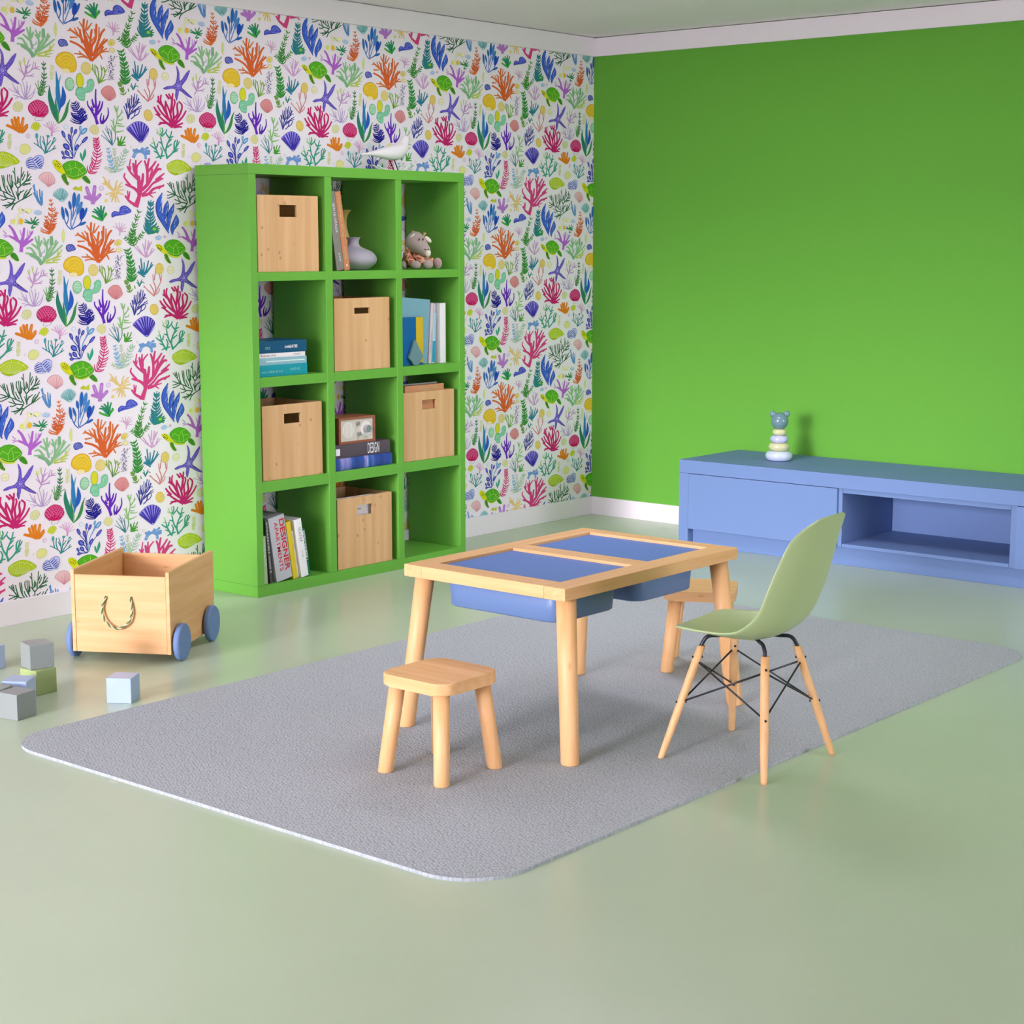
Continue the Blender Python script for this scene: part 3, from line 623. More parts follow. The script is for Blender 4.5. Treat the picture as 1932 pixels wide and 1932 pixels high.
ell(1585, 610, 70, 132, '#d9d62c', '#6fb56a', 0, 10); S('#bfe6c8', 7, "1540,850 1570,800 1620,800;1550,900 1600,920 1650,910;1740,700 1770,620 1810,640", 0.8)
motif(2); blob("0,130 50,50 130,15 220,50 275,170 265,230 160,295 60,230", '#df9494', '#c26a72', 9); S('#c9757c', 7, "160,280 80,130;160,280 140,90;165,280 190,90;170,275 240,150;155,280 40,170", 0.6)
motif(2); fern('#6f9a44', "420,185 380,60 330,-60", 60, 40, 7, 20, 0.65)
motif(2); S('#2f8078', 18, "590,100 570,20 555,-30;590,90 640,20 680,40;600,60 640,-30;585,70 540,10", 0.6); ell(505, 100, 12, 36, '#6f9a5a', None, -0.2)
motif(2); S('#cf7f7f', 17, "870,310 760,200 670,90;800,230 750,190;870,300 850,200 790,80;880,290 890,150 850,20 840,-100;885,260 940,140 990,40 1000,-80;900,280 960,210 950,170;865,10 890,-170;985,40 960,-110;700,120 670,120", 0.7)
motif(5)
S('#b9a0cb', 15, "610,1050 480,960 320,890;520,980 430,860 380,780;610,1040 560,900 530,780;610,1040 600,850 560,720;615,1040 640,850 640,730;620,1040 690,880 710,780;620,1045 740,930 790,840;610,1050 500,1010 400,990;600,1045 520,1010 440,1045;620,1045 720,1010 785,890;480,950 400,860;500,960 470,830;620,1030 660,800", 0.6)

def print_wallpaper():
    y_lo, z_lo, z_hi = -7.4, 0.09, 2.51
    V, F, K = [], [], []
    # islands of the repeat: replicate each face set over all sheets that reach the wall
    ys = [v[1] for v in INKV]; zs = [v[2] for v in INKV]
    i0 = int(math.floor((y_lo - max(ys)) / TW)); i1 = int(math.ceil((0 - min(ys)) / TW))
    j0 = int(math.floor((z_lo - max(zs)) / TH)); j1 = int(math.ceil((z_hi - min(zs)) / TH))
    for i in range(i0, i1 + 1):
        for j in range(j0, j1 + 1):
            dy, dz = i * TW, j * TH
            ok = [(y_lo - 0.02 < v[1] + dy < 0.02 and z_lo - 0.02 < v[2] + dz < z_hi + 0.02) for v in INKV]
            idx = {}
            for f, c in zip(INKF, INKC):
                if any(ok[q] for q in f):
                    g = []
                    for q in f:
                        if q not in idx:
                            idx[q] = len(V); v = INKV[q]; V.append((v[0], v[1] + dy, v[2] + dz))
                        g.append(idx[q])
                    F.append(g); K.append(c)
    me = bpy.data.meshes.new('wallpaper_print')
    me.from_pydata(V, [], F)
    ca = me.color_attributes.new('ink', 'FLOAT_COLOR', 'CORNER')
    buf = []
    for f, c in zip(F, K):
        buf.extend((c[0], c[1], c[2], 1.0) * len(f))
    ca.data.foreach_set('color', buf)
    bm = bmesh.new(); bm.from_mesh(me)
    for co, no in (((0, -0.0005, 0), (0, 1, 0)), ((0, 0, z_lo), (0, 0, -1)), ((0, 0, z_hi), (0, 0, 1)), ((0, y_lo, 0), (0, -1, 0))):
        bmesh.ops.bisect_plane(bm, geom=bm.verts[:] + bm.edges[:] + bm.faces[:], dist=1e-6, plane_co=co, plane_no=no, clear_outer=True)
    # all ink faces look into the room
    bm.normal_update()
    fl = [f for f in bm.faces if f.normal.x < 0]
    if fl: bmesh.ops.reverse_faces(bm, faces=fl)
    bm.to_mesh(me); bm.free()
    o = bpy.data.objects.new('wallpaper_print', me); me.materials.append(MATS['wallpaper_ink'])
    C.objects.link(o); o.parent = wall_left
    o['label'] = 'printed sea life pattern with corals, shells, turtles and starfish'
    return o
print_wallpaper()
# ------------------------------------------------------------------ added fill panel (unseen above the frame, brightens the far half of the room)
m, n, l, b = base_mat('fill_diffuser', (0.9, 0.9, 0.9), 0.6, 0.2)
b.inputs['Emission Color'].default_value = (1.0, 0.925, 1.12, 1); b.inputs['Emission Strength'].default_value = 15.0
lt = thing('fill_panel', 'added flat fill panel under the ceiling over the far end of the rug', 'fill light', (1.75, -2.15, H))
bm = bmesh.new()
for q in ((-0.6, 0.6, -0.3, -0.27), (-0.6, 0.6, 0.27, 0.3), (-0.6, -0.57, -0.27, 0.27), (0.57, 0.6, -0.27, 0.27)):
    add_box(bm, q[0], q[1], q[2], q[3], -0.05, -0.0005)
obj('frame', bm, 'white_trim', lt)
obj('diffuser', box(-0.5695, 0.5695, -0.2695, 0.2695, -0.045, -0.030), 'fill_diffuser', lt)

# ------------------------------------------------------------------ rug
rug = obj('rug', prism(rrect(1.412, 3.335, -4.812, -1.660, 0.17, 12), 0.0, 0.009, 0.003), 'rug_weave')
tag(rug, 'large grey flat-woven rug with rounded corners under the play table', 'rug')
RZ = 0.0092                                                # rug top

# ------------------------------------------------------------------ sideboard
sb = thing('sideboard', 'long low blue sideboard with an open niche along the green wall', 'sideboard', (2.31, -0.29, 0))
def sbx(name, x0, x1, y0, y1, z0, z1, bev=0.0015, par=None):
    return obj(name, box(x0 - 2.31, x1 - 2.31, y0 + 0.29, y1 + 0.29, z0, z1, bev), 'blue_paint', par or sb)
SX0, SX1, SF = 0.978, 3.646, -0.560
sbx('top_panel', SX0, SX1, SF, -0.018, 0.3700, 0.4356)
sbx('side_panel', SX0, SX0 + 0.055, SF, -0.018, 0.0, 0.3695)
sbx('side_panel', SX1 - 0.055, SX1, SF, -0.018, 0.0, 0.3695)
sbx('door', SX0 + 0.0555, 1.870, SF, SF + 0.02, 0.091, 0.3675)
sbx('door', 2.754, SX1 - 0.0555, SF, SF + 0.02, 0.091, 0.3675)
sbx('divider', 1.871, 1.892, SF + 0.013, -0.05, 0.0905, 0.3695)
sbx('divider', 2.724, 2.753, SF + 0.013, -0.05, 0.0905, 0.3695)
sbx('rail', 1.893, 2.723, SF + 0.013, -0.05, 0.347, 0.3695)
sbx('niche_shelf', 1.893, 2.723, SF + 0.013, -0.05, 0.0905, 0.107)
sbx('back_panel', SX0 + 0.056, SX1 - 0.056, -0.045, -0.020, 0.0, 0.3695)
sbx('plinth', SX0 + 0.056, SX1 - 0.056, -0.515, -0.05, 0.0, 0.090)

# ------------------------------------------------------------------ stacking bear on the sideboard
paint('toy_teal', hx('#6f9296'), 0.22, 0.03, 20, coat=0.5)
paint('toy_cream', hx('#d3d7a0'), 0.25, 0.04, 25, coat=0.4)
paint('toy_lilac', hx('#c3c9ea'), 0.22, 0.02, 20, coat=0.5)
paint('toy_pale', hx('#c9d6e2'), 0.22, 0.02, 20, coat=0.5)
bear = thing('stacking_toy', 'wooden stacking toy with a teal bear head on the blue sideboard', 'toy', (1.385, -0.285, 0.4356), YAW)
def torus_prof(r, h, k=10):
    return [(r - h / 2 + (h / 2) * math.cos(a), h / 2 + (h / 2) * math.sin(a)) for a in [-PI / 2 + PI * i / k for i in range(k + 1)]]
z = 0.0
for nm, r, hh, mt in (('base_ring', 0.067, 0.050, 'toy_pale'), ('ring', 0.053, 0.040, 'toy_cream'), ('ring', 0.045, 0.038, 'toy_lilac'), ('ring', 0.035, 0.032, 'toy_cream')):
    bm = lathe([(0.0, 0.0)] + torus_prof(r, hh) + [(0.0, hh)], 36)
    obj(nm, bm, mt, bear, True, (0, 0, z)); z += hh - 0.0005
hd = obj('bear_head', add_ellipsoid(bmesh.new(), (0, 0, 0.042), (0.043, 0.043, 0.043), seg=28, n=18), 'toy_teal', bear, True, (0, 0, z - 0.003))
for s in (-1, 1):
    obj('ear', add_ellipsoid(bmesh.new(), (s * 0.034, 0, 0.077), (0.0165, 0.0145, 0.0165)), 'toy_teal', hd, True)

# ------------------------------------------------------------------ table with two trays
TX0, TX1, TY0, TY1 = 2.251, 2.880, -3.907, -3.002
TCX, TCY = (TX0 + TX1) / 2, (TY0 + TY1) / 2
tb = thing('play_table', 'birch play table with two blue trays standing on the grey rug', 'table', (TCX, TCY, RZ))
def tbx(name, mat, x0, x1, y0, y1, z0, z1, bev=0.002, par=None):
    return obj(name, box(x0 - TCX, x1 - TCX, y0 - TCY, y1 - TCY, z0 - RZ, z1 - RZ, bev), mat, par or tb)
TZ0, TZ1 = 0.4884, 0.526
tbx('long_rail', 'birch_y', TX0, TX0 + 0.072, TY0, TY1, TZ0, TZ1)
tbx('long_rail', 'birch_y', TX1 - 0.078, TX1, TY0, TY1, TZ0, TZ1)
ix0, ix1 = TX0 + 0.0722, TX1 - 0.0782
tbx('short_rail', 'birch_x', ix0, ix1, TY0, TY0 + 0.078, TZ0, TZ1)
tbx('short_rail', 'birch_x', ix0, ix1, TY1 - 0.060, TY1, TZ0, TZ1)
tbx('middle_rail', 'birch_x', ix0, ix1, -3.472, -3.394, TZ0, TZ1)
for ly0, ly1, dy1 in ((TY0 + 0.0785, -3.4725, 0.0), (-3.3935, TY1 - 0.0605, 0.0)):
    td = tbx('tray_lid', 'blue_lid', ix0 + 0.0005, ix1 - 0.0005, ly0, ly1, 0.508, 0.517, 0.001)
for ty0, ty1 in ((-3.822, -3.522), (-3.418, -3.105)):
    bm = bmesh.new(); rings = []
    for zz, g, inn in ((0.396, 0.004, 0), (0.400, 0.0, 0), (0.5075, -0.006, 0)):
        rings.append([(x - TCX, y - TCY, zz - RZ) for x, y in rrect(2.345 + g, 2.786 - g, ty0 + g, ty1 - g, 0.045, 6)])
    add_rings(bm, rings)
    obj('tray', bm, 'blue_plastic', tb, True)
for sx in (-1, 1):
    for sy in (-1, 1):
        a = (TCX + sx * 0.325 - TCX, sy * 0.438, 0.0); b_ = (sx * 0.276, sy * 0.398, TZ0 - RZ)
        d = Vector(b_) - Vector(a)
        pts = [Vector(a) + d * f for f in (0, 0.006, 0.5, 1.0)]
        obj('leg', splayed_leg(a, b_, (0, 0.006, 0.5, 1.0), [0.0255, 0.0272, 0.0285, 0.0300], 24), 'birch_z', tb, True)
for o_ in tb.children:
    if o_.name.startswith('leg'):
        for p_ in o_.data.polygons:
            if len(p_.vertices) > 4: p_.use_smooth = False

# ------------------------------------------------------------------ stools
def make_stool(label, cx, cy, rz):
    t = thing('stool', label, 'stool', (cx, cy, RZ), rz, 'low birch stools at the play table')
    obj('seat', prism(rrect(-0.126, 0.126, -0.126, 0.126, 0.045, 8), 0.255, 0.290, 0.004), 'birch_x', t)
    for sx in (-1, 1):
        for sy in (-1, 1):
            a = Vector((sx * 0.108, sy * 0.114, 0)); b_ = Vector((sx * 0.084, sy * 0.086, 0.2552))
            o = obj('leg', splayed_leg(a, b_, (0, 0.012, 0.5, 1), [0.0205, 0.0225, 0.0230, 0.0238]), 'birch_z', t, True)
            for p_ in o.data.polygons:
                if len(p_.vertices) > 4: p_.use_smooth = False
    return t
make_stool('small birch stool in front of the play table, nearest to the viewer', 2.636, -4.170, 0.0)
make_stool('small birch stool half hidden behind the far end of the play table', 2.503, -2.643, 0.52)

# ------------------------------------------------------------------ moulded chair
CX, CY = 3.231, -3.481
ch = thing('shell_chair', 'pale green moulded shell chair on dowel legs beside the play table', 'chair', (CX, CY, 0))
def interp(tab, v):
    for (a, *pa), (b_, *pb) in zip(tab, tab[1:]):
        if v <= b_:
            f = (v - a) / (b_ - a)
            f = f * f * (3 - 2 * f) * 0.35 + f * 0.65
            return [x + (y - x) * f for x, y in zip(pa, pb)]
    return list(tab[-1][1:])
mid = smooth_pts([(3.032, 0, 0.380), (3.060, 0, 0.389), (3.140, 0, 0.384), (3.235, 0, 0.372), (3.318, 0, 0.380), (3.374, 0, 0.418), (3.410, 0, 0.490), (3.440, 0, 0.580), (3.464, 0, 0.665), (3.485, 0, 0.733), (3.489, 0, 0.744)], 5)
edg = smooth_pts([(3.048, 0, 0.390), (3.075, 0, 0.397), (3.150, 0, 0.399), (3.240, 0, 0.405), (3.298, 0, 0.426), (3.352, 0, 0.478), (3.382, 0, 0.550), (3.406, 0, 0.620), (3.434, 0, 0.688), (3.466, 0, 0.726), (3.483, 0, 0.742)], 5)
wid = smooth_pts([(0.110, 0, 0), (0.150, 0, 0), (0.172, 0, 0), (0.182, 0, 0), (0.190, 0, 0), (0.197, 0, 0), (0.197, 0, 0), (0.184, 0, 0), (0.166, 0, 0), (0.124, 0, 0), (0.080, 0, 0)], 5)
bm = bmesh.new(); NU = 20; grid = []
for i in range(len(mid)):
    row = []
    for j in range(NU + 1):
        u_ = -1 + 2 * j / NU
        e = abs(u_) ** 2.8
        q = mid[i].lerp(edg[i], e)
        row.append(bm.verts.new((q.x - CX, u_ * wid[i].x, q.z)))
    grid.append(row)
for i in range(len(mid) - 1):
    for j in range(NU):
        bm.faces.new((grid[i][j], grid[i][j + 1], grid[i + 1][j + 1], grid[i + 1][j]))
bm.normal_update()
bmesh.ops.solidify(bm, geom=bm.faces[:], thickness=0.008)
bmesh.ops.recalc_face_normals(bm, faces=bm.faces[:])
shell = obj('shell', bm, 'green_plastic', ch, True, None, (0, 0, 0.10))
sm = shell.modifiers.new('sub', 'SUBSURF'); sm.levels = 1; sm.render_levels = 1
feet, tops = [], []
for sx in (-1, 1):
    for sy in (-1, 1):
        on_rug = sx < 0
        z0 = RZ if on_rug else 0.0
        feet.append(Vector((sx * 0.176, sy * 0.190, z0))); tops.append(Vector((sx * 0.108, sy * 0.088, 0.338)))
legs = []
for a, b_ in zip(feet, tops):
    d = b_ - a
    o = obj('leg', splayed_leg(a, b_, (0, 0.02, 0.35, 0.85, 1), [0.0088, 0.0098, 0.0125, 0.0128, 0.0122], 18), 'birch_z', ch, True)
    legs.append(o)
    n_ = Vector((d.x, d.y, 0)).normalized(); s_ = d.normalized()
    # bolts through the leg: upper and lower
    for f in (0.90, 0.50):
        q = a + d * f
        ax = Vector((b_.x / abs(b_.x), b_.y / abs(b_.y), 0)).normalized()
        obj('bolt', tube([q - ax * 0.016, q + ax * 0.016], 0.0035, 10), 'black_metal', o)
    # bent bracket up to the shell
    k = Vector((b_.x * 0.42, b_.y * 0.42, 0.372)); e = Vector((b_.x * 0.86, b_.y * 0.86, 0.366))
    obj('bracket', tube(smooth_pts([b_ - s_ * 0.03, b_ + s_ * 0.008, e, e.lerp(k, 0.5), k], 4), 0.0058, 10), 'black_metal', ch, True)
for i, j in ((0, 1), (1, 3), (3, 2), (2, 0)):
    for a, b_ in ((i, j), (j, i)):
        p0 = feet[a].lerp(tops[a], 0.87); p1 = feet[b_].lerp(tops[b_], 0.50)
        obj('wire_strut', tube([p0, p1], 0.0028, 8), 'black_metal', ch, True)
obj('mount', box(-0.030, 0.030, -0.028, 0.028, 0.3600, 0.3670, 0.003), 'green_plastic', ch)

# ------------------------------------------------------------------ rolling toy box
paint('rope_green', hx('#5c7a4a'), 0.9, 0.1, 60)
paint('rope_cream', hx('#cfcaa8'), 0.9, 0.1, 60)
ct = thing('toy_cart', 'open birch toy box on four blue wheels beside the green bookcase', 'toy box', (0.732, -3.712, 0), 0.5284)
hw, hd_ = 0.187, 0.2365
def cbx(name, x0, x1, y0, y1, z0, z1, mat='birch_x', bev=0.0015):
    return obj(name, box(x0, x1, y0, y1, z0, z1, bev), mat, ct)
cbx('side_panel', -hw, -hw + 0.014, -hd_, hd_, 0.034, 0.336, 'birch_y')
cbx('side_panel', hw - 0.014, hw, -hd_, hd_, 0.034, 0.336, 'birch_y')
fp = cbx('front_panel', -hw + 0.0145, hw - 0.0145, -hd_ + 0.002, -hd_ + 0.014, 0.034, 0.318)
cbx('back_panel', -hw + 0.0145, hw - 0.0145, hd_ - 0.014, hd_ - 0.002, 0.034, 0.318)
cbx('bottom_panel', -hw + 0.0145, hw - 0.0145, -hd_ + 0.0145, hd_ - 0.0145, 0.040, 0.052)
for sx in (-1, 1):
    for v_ in (-0.168, 0.155):
        bm = bmesh.new(); add_lathe(bm, [(0, 0), (0.064, 0), (0.068, 0.004), (0.068, 0.018), (0.064, 0.022), (0, 0.022)], 40)
        bmesh.ops.rotate(bm, verts=bm.verts, cent=(0, 0, 0), matrix=Matrix.Rotation(sx * PI / 2, 3, 'Y'))
        wh = obj('wheel', bm, 'blue_paint', ct, False, (sx * (hw + 0.006), v_, 0.068))
        for p_ in wh.data.polygons: p_.use_smooth = len(p_.vertices) <= 4 and abs(p_.normal.x) < 0.3
        obj('axle', tube([(0, 0, 0), (-sx * 0.0062, 0, 0)], 0.012, 12), 'black_metal', wh)
arc = smooth_pts([(-0.052, 0, 0.243), (-0.066, -0.006, 0.195), (-0.050, -0.012, 0.150), (-0.008, -0.014, 0.128), (0.034, -0.012, 0.150), (0.048, -0.006, 0.195), (0.040, 0, 0.243)], 12)
rope = None
for ph, mt in ((0, 'rope_green'), (PI, 'rope_cream')):
    pts = []
    for i, q in enumerate(arc):
        t = (arc[min(i + 1, len(arc) - 1)] - arc[max(i - 1, 0)]).normalized()
        u_ = Vector((0, -1, 0)); v_ = t.cross(u_).normalized(); a = ph + i * 0.9
        pts.append(q + (u_ * math.cos(a) + v_ * math.sin(a)) * 0.0021 + Vector((0, -hd_ - 0.0030, 0)))
    o = obj('rope_handle' if rope is None else 'rope_strand', tube(pts, 0.0028, 7), mt, ct if rope is None else rope, True)
    rope = rope or o

# ------------------------------------------------------------------ toy blocks
paint('block_grey', hx('#929a94'), 0.35, 0.03, 12, coat=0.2)
paint('block_sage', hx('#a6b878'), 0.35, 0.03, 12, coat=0.2)
paint('block_blue', hx('#a9bedd'), 0.35, 0.03, 12, coat=0.2)
def block(label, x, y, rz, mat, z0=0.0, s=0.085):
    o = obj('toy_block', box(-s / 2, s / 2, -s / 2, s / 2, 0, s, 0.0022, 2), mat, None, False, (x, y, z0), (0, 0, rz))
    return tag(o, label, 'block', 'painted toy blocks on the floor')
block('pale blue toy block standing alone by the rug edge', 1.288, -4.248, 0.561, 'block_blue')
block('grey toy block in the foreground of the block heap', 1.190, -4.593, 0.190, 'block_grey')
block('sage green toy block under a grey one', 0.980, -4.363, 0.060, 'block_sage')
block('grey toy block stacked on top of the sage green one', 0.968, -4.356, -0.240, 'block_grey', 0.0852)
c2 = at(35, 1280, 2, 0.085)
block('pale blue toy block behind the foreground grey block', c2.x, c2.y, 0.60, 'block_blue')
c3 = at(-8, 1297, 2, 0.085)
block('grey toy block at the picture edge beside a pale blue one', c3.x - 0.01, c3.y, 0.35, 'block_grey')
c4 = at(-22, 1262, 2, 0.0)
block('blue toy block cut off by the left picture edge', c4.x, c4.y, 0.2, 'block_blue')
# ------------------------------------------------------------------ bookcase
BX0, BX1, BY0, BY1, BH = 0.0165, 0.3564, -2.8165, -1.4719, 1.8279
bk = thing('bookcase', 'tall green cube bookcase with twelve open compartments against the patterned wall', 'bookcase', (0.186, -2.1442, 0))
def bkx(name, x0, x1, y0, y1, z0, z1, bev=0.0012):
    return obj(name, box(x0 - 0.186, x1 - 0.186, y0 + 2.1442, y1 + 2.1442, z0, z1, bev), 'green_paint', bk)
COL = ((-2.778, -2.383), (-2.342, -1.940), (-1.902, -1.5105))
ROW = ((1.381, 1.785), (0.940, 1.344), (0.496, 0.898), (0.048, 0.449))      # top row first: floor, ceiling of each
bkx('top_panel', BX0, BX1, BY0, BY1, 1.7855, BH)
bkx('bottom_panel', BX0, BX1, BY0, BY1, 0.0, 0.048)
bkx('side_panel', BX0, BX1, BY0, -2.778, 0.0483, 1.7852)
bkx('side_panel', BX0, BX1, -1.5105, BY1, 0.0483, 1.7852)
bkx('divider', BX0, BX1, -2.383, -2.342, 0.0483, 1.7852)
bkx('divider', BX0, BX1, -1.940, -1.902, 0.0483, 1.7852)
for y0, y1 in COL:
    for za, zb in ((1.344, 1.381), (0.898, 0.940), (0.449, 0.496)):
        bkx('shelf', BX0, BX1 - 0.001, y0 + 0.0004, y1 - 0.0004, za, zb, 0.001)

# ------------------------------------------------------------------ bamboo boxes
def storage_box(label, y0, zf, hole_h, hole_top=0.040, x1=0.346):
    W_, Hh, D = 0.350, 0.320, 0.300
    t = thing('storage_box', label, 'box', (x1 - D / 2, y0 + W_ / 2, zf + 0.001), 0, 'bamboo boxes in the green bookcase')
    X = D / 2; T_ = 0.011
    # front with a cut-out handle: four strips welded into one board
    bm = bmesh.new()
    hy = 0.049; zt = Hh - hole_top; zb = zt - hole_h
    o_ = [(-W_ / 2, 0), (W_ / 2, 0), (W_ / 2, Hh), (-W_ / 2, Hh)]; i_ = [(-hy, zb), (hy, zb), (hy, zt), (-hy, zt)]
    for xa, flip in ((X, False), (X - T_, True)):
        vo = [bm.verts.new((xa, y, z_)) for y, z_ in o_]; vi = [bm.verts.new((xa, y, z_)) for y, z_ in i_]
        if not flip: A = (vo, vi)
        else: B = (vo, vi)
        for k in range(4):
            f = (vo[k], vo[(k + 1) % 4], vi[(k + 1) % 4], vi[k]); bm.faces.new(f if not flip else f[::-1])
    for k in range(4):
        bm.faces.new((A[0][(k + 1) % 4], A[0][k], B[0][k], B[0][(k + 1) % 4]))
        bm.faces.new((A[1][k], A[1][(k + 1) % 4], B[1][(k + 1) % 4], B[1][k]))
    bmesh.ops.recalc_face_normals(bm, faces=bm.faces[:])
    obj('front_panel', bm, 'bamboo', t)
    obj('back_panel', box(-X, -X + T_, -W_ / 2, W_ / 2, 0, Hh, 0.001), 'bamboo', t)
    for s in (-1, 1):
        ya, yb = sorted((s * W_ / 2, s * (W_ / 2 - T_)))
        obj('side_panel', box(-X + T_ + 0.0004, X - T_ - 0.0004, ya, yb, 0, Hh, 0.001), 'bamboo', t)
    obj('bottom_panel', box(-X + T_ + 0.0004, X - T_ - 0.0004, -W_ / 2 + T_ + 0.0004, W_ / 2 - T_ - 0.0004, 0.002, 0.012), 'bamboo', t)
    return t
storage_box('bamboo box with a square handle hole in the top left compartment', -2.765, ROW[0][0], 0.050)
storage_box('bamboo box with a narrow handle slot in the middle of the second row', -2.328, ROW[1][0], 0.027, 0.043)
storage_box('empty bamboo box in the left compartment of the third row', -2.762, ROW[2][0], 0.043)
storage_box('bamboo box holding an orange book in the third row', -1.8905, ROW[2][0], 0.044)
storage_box('bamboo box holding white papers in the bottom row', -2.326, ROW[3][0], 0.047)

# ------------------------------------------------------------------ books
BC = {}
def cover(c, rough=0.45):
    nm = 'cover_' + c.strip('#')
    if nm not in MATS: paint(nm, hx(c), rough, 0.03, 15)
    return nm
paint('paper', hx('#ece6d8'), 0.9, 0.04, 60)
paint('ink_white', hx('#f2f2f2'), 0.7, 0.0)
paint('ink_red', hx('#d6202c'), 0.6, 0.02)
paint('ink_dark', hx('#30302f'), 0.6, 0.02)
paint('ink_aqua', hx('#9fe0d8'), 0.6, 0.02)
paint('ink_mint', hx('#d9f2ea'), 0.6, 0.02)
paint('ink_grey', hx('#8d8480'), 0.6, 0.02)
def book(label, loc, T, Hh, D, col, lean=0.0, flat=False, group=None, spine_round=0.0, name='book'):
    """local frame: spine at x = 0, thickness along +y, height along +z, pages run to -x"""
    o = thing(name, label, 'book', loc, 0, group)
    o.rotation_euler = (lean, 0, 0)
    bm = bmesh.new(); t = min(0.003, T * 0.15)
    prof = [(-D, 0), (-0.001, 0)] + [(spine_round * math.sin(PI * k / 6), T * k / 6) for k in range(1, 6)] + [(-0.001, T), (-D, T), (-D, T - t), (-t, T - t), (-t, t), (-D, t)]
    # C-shaped cover (two boards and the spine) extruded along the height
    lo = [bm.verts.new((x, y, 0)) for x, y in prof]; hi = [bm.verts.new((x, y, Hh)) for x, y in prof]
    k = len(prof)
    for i in range(k): bm.faces.new((lo[i], lo[(i + 1) % k], hi[(i + 1) % k], hi[i]))
    bm.faces.new(lo[::-1]); bm.faces.new(hi)
    bmesh.ops.triangulate(bm, faces=[f for f in bm.faces if len(f.verts) > 4])
    if flat:
        # lying: thickness up, height along +y
        bmesh.ops.transform(bm, matrix=Matrix(((1, 0, 0, 0), (0, 0, 1, 0), (0, 1, 0, 0), (0, 0, 0, 1))), verts=bm.verts)
    bmesh.ops.recalc_face_normals(bm, faces=bm.faces[:])
    obj('cover', bm, cover(col), o)
    g = 0.003
    if flat: pb = box(-D + g, -t - 0.0003, g, Hh - g, t + 0.0002, T - t - 0.0002)
    else: pb = box(-D + g, -t - 0.0003, t + 0.0002, T - t - 0.0002, g, Hh - g)
    obj('pages', pb, 'paper', o)
    return o
def down(o, text, size, mat, T, ztop, x=0.0012, f=0.5, stretch=1.0, bold=0.0):
    """words running down an upright spine"""
    return lettering(text, size, mat, o, frame((x, T * f, ztop), (0, 0, -1), (0, 1, 0)), 'LEFT', stretch, bold)
def along(o, text, size, mat, y, z_, x=0.0012, stretch=1.0, bold=0.0):
    """words along the spine of a lying book"""
    return lettering(text, size, mat, o, frame((x, y, z_), (0, 1, 0), (0, 0, 1)), 'LEFT', stretch, bold)

def greek(o, M, length, h, mat, gaps=()):
    """print too small to read: a row of uneven letter strokes"""
    bm = bmesh.new(); x = 0.0
    while x < length:
        if any(a < x / length < b_ for a, b_ in gaps): x += h * 0.35; continue
        w_ = h * random.uniform(0.14, 0.20); hh = h * random.choice((1.0, 0.72, 0.72, 1.0, 0.85))
        q = [(x, -h / 2), (x + w_, -h / 2), (x + w_, -h / 2 + hh), (x, -h / 2 + hh)]
        bm.faces.new([bm.verts.new(M @ Vector((a, b_, 0))) for a, b_ in q])
        if random.random() < 0.6:
            yb = -h / 2 + hh * random.choice((0.0, 0.45, 0.85))
            q = [(x + w_, yb), (x + w_ + h * 0.25, yb), (x + w_ + h * 0.25, yb + h * 0.15), (x + w_, yb + h * 0.15)]
            bm.faces.new([bm.verts.new(M @ Vector((a, b_, 0))) for a, b_ in q])
        x += h * random.uniform(0.45, 0.75)
    return obj('lettering', bm, mat, o)
def gdown(o, L, h, mat, T, ztop, x=0.0012, f=0.5, gaps=()):
    return greek(o, frame((x, T * f, ztop), (0, 0, -1), (0, 1, 0)), L, h, mat, gaps)
def galong(o, L, h, mat, y, z_, x=0.0012, gaps=()):
    return greek(o, frame((x, y, z_), (0, 1, 0), (0, 0, 1)), L, h, mat, gaps)
# top row, middle: two tall books leaning left
G1 = 'upright books in the green bookcase'
g = book('tall grey book leaning left in the top row of the bookcase', (0.312, -2.2715, 1.3815), 0.045, 0.344, 0.19, '#8d887f', 0.155, group=G1)
gdown(g, 0.128, 0.013, 'ink_white', 0.045, 0.292, f=0.6, gaps=((0.25, 0.31), (0.9, 0.94)))
gdown(g, 0.034, 0.011, 'ink_white', 0.045, 0.074, f=0.6)
g = book('tall orange book leaning left in the top row of the bookcase', (0.312, -2.2240, 1.3815), 0.034, 0.346, 0.19, '#d28a5c', 0.155, group=G1)
gdown(g, 0.185, 0.011, 'toy_cream', 0.034, 0.336, gaps=((0.12, 0.16), (0.66, 0.70)))
gdown(g, 0.048, 0.010, 'toy_cream', 0.034, 0.102)
obj('publisher_mark', add_box(bmesh.new(), 0.0003, 0.0010, 0.0135, 0.0205, 0.016, 0.027, 0.0003), 'ink_white', g)

# second row, left: lying stack
G2 = 'lying books stacked in the second row'
SY = -2.762
z_ = ROW[1][0] + 0.0005
g = book('teal book at the bottom of the lying stack', (0.336, SY, z_), 0.0480, 0.277, 0.20, '#1399a3', flat=True, group=G2)
galong(g, 0.115, 0.010, 'ink_aqua', 0.014, 0.020, gaps=((0.22, 0.27), (0.62, 0.66))); galong(g, 0.054, 0.013, 'ink_aqua', 0.176, 0.027, gaps=((0.3, 0.34), (0.68, 0.72)))
z_ += 0.0483
g = book('pale blue book with a white stripe in the lying stack', (0.335, SY, z_), 0.0305, 0.275, 0.20, '#93bfc6', flat=True, group=G2)
obj('stripe', box(0.0002, 0.0012, 0.040, 0.262, 0.013, 0.018), 'ink_mint', g)
z_ += 0.0308
g = book('thin white book in the lying stack under the navy one', (0.334, SY, z_), 0.0195, 0.268, 0.195, '#f3f0ee', flat=True, group=G2)
galong(g, 0.086, 0.009, 'ink_grey', 0.008, 0.010, gaps=((0.2, 0.26), (0.6, 0.66))); galong(g, 0.044, 0.008, 'ink_grey', 0.196, 0.011, gaps=((0.15, 0.25),))
